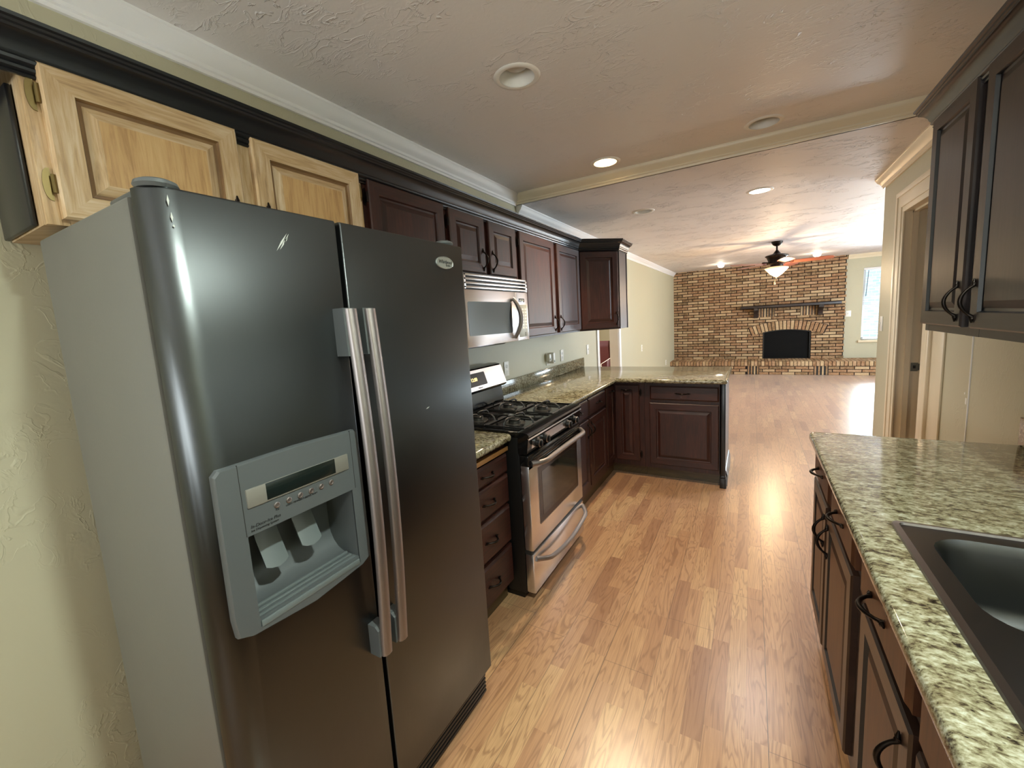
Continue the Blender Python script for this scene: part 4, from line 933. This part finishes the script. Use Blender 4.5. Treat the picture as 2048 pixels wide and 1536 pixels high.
# backguard
m = MB(); m.prism([(0.03, 0.921), (0.135, 0.921), (0.142, 0.935), (0.128, 1.032), (0.12, 1.036), (0.03, 1.036)], GY0+0.004, GY1-0.004, 'y'); m.build('backguard_base', 'black_gloss', c, smooth=20)
m = MB(); pr = [(0.025, 1.036), (0.150, 1.036), (0.168, 1.048), (0.170, 1.060), (0.128, 1.180), (0.118, 1.190), (0.09, 1.196), (0.03, 1.196), (0.025, 1.19)]; m.prism(pr, GY0+0.002, GY1-0.002, 'y'); g = m.build('backguard', 'black_gloss', c, smooth=20)
m = MB(); m.prism([(0.169, 1.057), (0.1735, 1.058), (0.1305, 1.183), (0.126, 1.181)], GY0+0.0025, GY1-0.0025, 'y'); m.build('face_plate', 'steel', g, smooth=0)
vn = Vector((0.125, 0, 0.043)).normalized(); vu = Vector((-0.043, 0, 0.125)).normalized()
def bgp(y, s, d_): q = Vector((0.1735, y, 1.058)) + vu*s + vn*d_; return q
Pq = roundpoly([(1.99, 0.026), (2.318, 0.026), (2.318, 0.112), (1.99, 0.112)], [0.008]*4)
m = MB(); m.rings([[bgp(y, s, -0.001) for y, s in Pq], [bgp(y, s, 0.0016) for y, s in Pq]], True, False, True); dd = m.build('display', 'lcd', g, smooth=20)
text('clock_text', '12:00', 0.032, bgp(2.145, 0.06, 0.0018), (0, 1, 0), vu, 'clock', g)
text('maker_text', 'Whirlpool', 0.012, bgp(2.20, 0.008, 0.0004), (0, 1, 0), vu, 'print_dark', g)
# burners and grates
for (x, y) in ((0.535, 2.000), (0.535, 2.365), (0.285, 2.000), (0.285, 2.365)):
    b_ = MB(); b_.lathe((x, y, 0.9155), [(0.062, 0), (0.060, 0.003), (0.050, 0.002), (0.036, 0.003), (0.034, 0.016), (0.030, 0.018)], n=28, cap1=True); b_ = b_.build('burner', 'burner', c, smooth=35)
    k = MB(); k.lathe((x, y, 0.9335), [(0.032, 0), (0.033, 0.004), (0.029, 0.0075), (0.001, 0.008)], n=28); k.build('burner_cap', 'iron', b_, smooth=35)
    g_ = MB(); q = 0.118; z0_, z1_ = 0.918, 0.955
    loop = [(x-q, y-q), (x+q, y-q), (x+q, y+q), (x-q, y+q)]
    for i in range(4):
        a, b2 = loop[i], loop[(i+1) % 4]; g_.tube([(a[0], a[1], 0.921), (b2[0], b2[1], 0.921)], 0.005, 6)
    for (dx, dy) in ((1, 0), (-1, 0), (0, 1), (0, -1)):
        px, py = -dy, dx
        for sgn in (1,):
            pth = [(x+dx*q, y+dy*q, 0.921), (x+dx*(q-0.004), y+dy*(q-0.004), 0.940), (x+dx*(q-0.022), y+dy*(q-0.022), 0.954), (x+dx*(q-0.05), y+dy*(q-0.05), 0.957), (x+dx*0.040+px*0.006, y+dy*0.040+py*0.006, 0.957), (x+dx*0.024+px*0.016, y+dy*0.024+py*0.016, 0.952)]
            g_.tube(pth, [0.006, 0.0065, 0.0068, 0.0065, 0.006, 0.0045], 8, 0.8)
    g_.build('grate', 'iron', c, smooth=50)

# ------------------------------------------------------------------ wall plates
def plate(label, cat, x, yc, zc, group, nx=1, kind='outlet', hw=0.036, hh=0.058):
    c = thing('wall_outlet' if kind == 'outlet' else 'light_switch', label, cat, (x, yc, zc), group)
    P = lambda a, b, d: (x+d*nx, yc+a, zc+b)
    def bx(m, a0, a1, b0, b1, d0, d1, bev): m.box(x+min(d0*nx, d1*nx), x+max(d0*nx, d1*nx), yc+a0, yc+a1, zc+b0, zc+b1, bev)
    m = MB(); bx(m, -hw, hw, -hh, hh, 0, 0.006, 0.002); m.build('cover_plate', 'white', c)
    if kind == 'outlet':
        for s in (-1, 1):
            m = MB(); m.lathe((x+0.005*nx, yc, zc+s*0.021), [(0.016, 0), (0.016, 0.003*nx), (0.015, 0.0035*nx)], 'x', 20, False, True); r_ = m.build('receptacle', 'white', c)
            m = MB()
            for q in (-0.006, 0.006): bx(m, q-0.0014, q+0.0014, s*0.021-0.001, s*0.021+0.008, 0.007, 0.0092, 0)
            bx(m, -0.002, 0.002, s*0.021-0.010, s*0.021-0.006, 0.007, 0.0092, 0); m.build('slot', 'print_dark', r_, smooth=0)
    else:
        m = MB(); bx(m, -0.005, 0.005, -0.012, 0.012, 0.005, 0.008, 0.001); bx(m, -0.004, 0.004, 0.0, 0.008, 0.007, 0.016, 0.001); m.build('toggle', 'white', c)
    return c
plate('white double outlet on left wall just behind the range', 'outlet', 0.0, 2.853, 1.112, 'outlets on the left wall')
plate('white outlet with plug-in adapters above the granite backsplash', 'outlet', 0.0, 3.64, 1.105, 'outlets on the left wall')
plate('white outlet above the far half of the granite backsplash', 'outlet', 0.0, 3.995, 1.107, 'outlets on the left wall')
plate('white switch plate on left wall beside the study doorway', 'switch', 0.0, 4.785, 1.098, None, 1, 'switch')
plate('white plate high on the living room wall beyond the doorway', 'outlet', 0.0, 7.63, 0.875, None)
plate('white low outlet on living room wall next to the brick hearth', 'outlet', 0.0, 10.05, 0.345, None)
plate('white switch plate on right wall end beside the pantry doorway', 'switch', XR, 4.40, 1.285, None, -1, 'switch')
c = thing('light_switch', 'white switch plate on far wall between brick and window', 'switch', (3.42, YW, 1.215))
MB().box(3.375, 3.465, YW-0.006, YW, 1.153, 1.277, 0.002).build('cover_plate', 'white', c)
MB().box(3.413, 3.427, YW-0.016, YW-0.005, 1.205, 1.228, 0.001).build('toggle', 'white', c)
def adapter(label, y, z0, z1, d):
    c = thing('plug_adapter', label, 'plug', (0.01, y, z0), 'plug-in adapters')
    m = MB(); m.box(0.0095, d, y-0.021, y+0.021, z0, z1, 0.006); m.build('housing', 'white', c)
    m = MB(); m.box(d-0.002, d+0.006, y-0.013, y+0.013, z0+0.012, z0+0.03, 0.004); m.build('dial', 'grey_light', c)
adapter('left taller plug-in adapter in the wall outlet above the backsplash', 3.616, 1.086, 1.155, 0.045)
adapter('right plug-in adapter with lower dial in the wall outlet above the backsplash', 3.668, 1.063, 1.165, 0.062)

# ------------------------------------------------------------------ recessed lights
def can(cx, cy_, z, label, lamp):
    c = thing('recessed_light', label, 'light', (cx, cy_, z), 'recessed ceiling lights')
    m = MB(); m.lathe((cx, cy_, z), [(CR-0.006, 0.002), (CR-0.008, -0.004), (CR+0.002, -0.006), (CR+0.014, -0.003), (CR+0.016, 0.0)], n=40); m.build('trim_ring', 'can_white', c, smooth=50)
    m = MB(); m.lathe((cx, cy_, z), [(CR-0.006, 0.0), (CR-0.014, 0.05), (CR-0.022, 0.10), (0.02, 0.102)], n=40, cap1=True); m.build('baffle', 'can_white', c, smooth=50)
    m = MB(); m.lathe((cx, cy_, z), [(0.001, 0.030 if not lamp else 0.022), (0.030, 0.032 if not lamp else 0.024), (0.046, 0.040), (0.048, 0.055), (0.03, 0.095), (0.02, 0.10)], n=32)
    m.build('bulb', {'w': 'lamp_warm', 'c': 'lamp_cool', 's': 'lamp_cool'}.get(lamp, 'bulb_off'), c, smooth=60)
    if lamp:
        l = bpy.data.lights.new('can_glow', 'SPOT'); l.energy = {'w': 42, 'c': 16, 's': 60}[lamp]; l.spot_size = R(160 if lamp == 's' else 125); l.spot_blend = 0.7; l.shadow_soft_size = 0.05
        l.color = (1.0, 0.80, 0.56) if lamp == 'w' else (0.95, 0.97, 1.0) if lamp == 'c' else (0.90, 1.0, 0.90)
        o = bpy.data.objects.new('can_glow', l); COL.objects.link(o); o.location = (0, 0, 0.012); o.parent = c
can(*CANS[0], ZK, 'unlit recessed light in the kitchen ceiling nearest the camera', '')
can(*CANS[1], ZK, 'glowing warm recessed light near the left end of the ceiling step', 'w')
can(*CANS[2], ZK, 'unlit recessed light near the right end of the ceiling step', '')
can(*CANS[3], ZL, 'unlit recessed light in the lower ceiling beyond the step, left', '')
can(*CANS[4], ZL, 'glowing white recessed light in the lower ceiling, centre right', 'c')
can(*CANS[5], ZK, 'glowing recessed light in the ceiling over the sink', 's')
def eyeball(cx, cy_, label):
    c = thing('spot_light', label, 'light', (cx, cy_, ZL), 'small ceiling spots by the brick wall')
    m = MB(); m.lathe((cx, cy_, ZL), [(0.105, 0.0), (0.104, -0.006), (0.07, -0.012)], n=32, cap1=True); m.build('trim_ring', 'can_white', c, smooth=40)
    m = MB(); m.lathe((cx+0.01, cy_+0.01, ZL-0.012), [(0.066, 0.0), (0.064, -0.025), (0.05, -0.05), (0.03, -0.06)], n=28, cap1=True); m.build('eyeball', 'lamp_small', c, smooth=50)
    l = bpy.data.lights.new('spot_glow', 'POINT'); l.energy = 1.5; l.color = (1, 0.85, 0.65); l.shadow_soft_size = 0.05
    o = bpy.data.objects.new('spot_glow', l); COL.objects.link(o); o.location = (0, 0, -0.12); o.parent = c
eyeball(1.09, 10.2, 'small glowing ceiling spot left of the ceiling fan')
eyeball(2.72, 10.1, 'small glowing ceiling spot right of the ceiling fan')

# ------------------------------------------------------------------ ceiling fan
FXc, FYc = 1.985, 7.63
c = thing('ceiling_fan', 'bronze ceiling fan with wooden blades and a lit glass bowl', 'ceiling fan', (FXc, FYc, ZL))
MB().lathe((FXc, FYc, ZL), [(0.075, 0), (0.075, -0.006), (0.070, -0.022), (0.052, -0.050), (0.026, -0.066), (0.016, -0.068)], n=32, cap1=True).build('canopy', 'bronze', c, smooth=50)
MB().cyl((FXc, FYc, ZL-0.15), 0.0125, 0.09).build('downrod', 'bronze', c)
MB().lathe((FXc, FYc, ZL), [(0.014, -0.125), (0.026, -0.140), (0.046, -0.168), (0.060, -0.178), (0.125, -0.190), (0.152, -0.205), (0.150, -0.216), (0.130, -0.228), (0.122, -0.250), (0.112, -0.275), (0.110, -0.318), (0.085, -0.335), (0.085, -0.365)], n=40, cap1=True).build('motor_housing', 'bronze', c, smooth=40)
for i in range(5):
    a = R(-6+72*i); u = Vector((cos(a), sin(a), 0)); v = Vector((-sin(a), cos(a), 0)); zb = ZL-0.315
    prof = [(0.17, 0.040), (0.22, 0.052), (0.45, 0.064), (0.62, 0.066), (0.665, 0.050), (0.68, 0.02)]
    outl = [(r, h) for r, h in prof] + [(r, -h) for r, h in reversed(prof)]
    o_ = Vector((FXc, FYc, zb)); m = MB()
    m.rings([[o_+u*r+v*h+Vector((0, 0, -h*0.26+dz)) for r, h in outl] for dz in (0, 0.006)], True, True, True, tuple(u)); bl = m.build('blade', 'fan_wood', c, smooth=20)
    m = MB(); m.tube([o_+u*0.10+Vector((0, 0, 0.004)), o_+u*0.15+v*0.0+Vector((0, 0, 0.012)), o_+u*0.21+Vector((0, 0, 0.010))], [0.012, 0.010, 0.014], 8); m.tube([o_+u*0.205-v*0.03+Vector((0, 0, 0.003)), o_+u*0.205+v*0.03+Vector((0, 0, 0.015))], 0.008, 8); m.build('blade_bracket', 'bronze', bl, smooth=50)
MB().lathe((FXc, FYc, ZL), [(0.085, -0.365), (0.120, -0.372), (0.150, -0.382), (0.153, -0.390), (0.148, -0.398), (0.120, -0.430), (0.075, -0.475), (0.030, -0.508), (0.014, -0.515)], n=40, cap1=True).build('light_bowl', 'shade', c, smooth=40)
MB().lathe((FXc, FYc, ZL), [(0.014, -0.513), (0.018, -0.520), (0.010, -0.532), (0.002, -0.538)], n=20, cap1=True).build('finial', 'bronze', c, smooth=40)
m = MB(); m.tube([(FXc-0.02, FYc-0.03, ZL-0.50), (FXc-0.02, FYc-0.03, ZL-0.60)], 0.002, 6); m.lathe((FXc-0.02, FYc-0.03, ZL-0.625), [(0.003, 0.028), (0.009, 0.012), (0.009, 0.004), (0.003, 0)], n=12, cap0=True); m.build('pull_chain', 'hinge', c)
l = bpy.data.lights.new('fan_glow', 'POINT'); l.energy = 15; l.color = (1.0, 0.70, 0.42); l.shadow_soft_size = 0.10
o = bpy.data.objects.new('fan_glow', l); COL.objects.link(o); o.location = (0, 0, -0.62); o.parent = c

# ------------------------------------------------------------------ recliner and cable in the study
c = thing('recliner', 'maroon upholstered recliner seen through the study doorway', 'armchair', (-1.15, 9.1, 0))
m = MB(); m.box(-1.55, -0.80, 8.55, 9.35, 0.06, 0.44, 0.05); m.build('seat', 'maroon', c, smooth=60)
m = MB(); m.rings([[(-1.52, y0_, z) if k == 0 else (-0.83, y0_, z) if k == 1 else (-0.83, y1_, z) if k == 2 else (-1.52, y1_, z) for k in range(4)] for (z, y0_, y1_) in ((0.35, 8.62, 8.90), (0.6, 8.56, 8.84), (0.8, 8.50, 8.76), (0.92, 8.48, 8.70), (0.965, 8.52, 8.66))], True, True, True)
bmesh.ops.bevel(m.bm, geom=m.bm.edges[:], offset=0.03, segments=2, affect='EDGES'); m.build('backrest', 'maroon', c, smooth=60)
for x in (-1.56, -0.93):
    m = MB(); m.box(x, x+0.16, 8.55, 9.35, 0.06, 0.60, 0.06); m.build('armrest', 'maroon', c, smooth=60)
o = MB().tube([(-0.62, 8.3, 0.90), (-0.70, 8.35, 0.75), (-0.80, 8.42, 0.62), (-0.93, 8.45, 0.54), (-1.0, 8.45, 0.50), (-1.0, 8.44, 0.006)], 0.006, 8).build('power_cable', 'white', smooth=60)
tag(o, 'thin white cable hanging in front of the maroon recliner', 'cable')
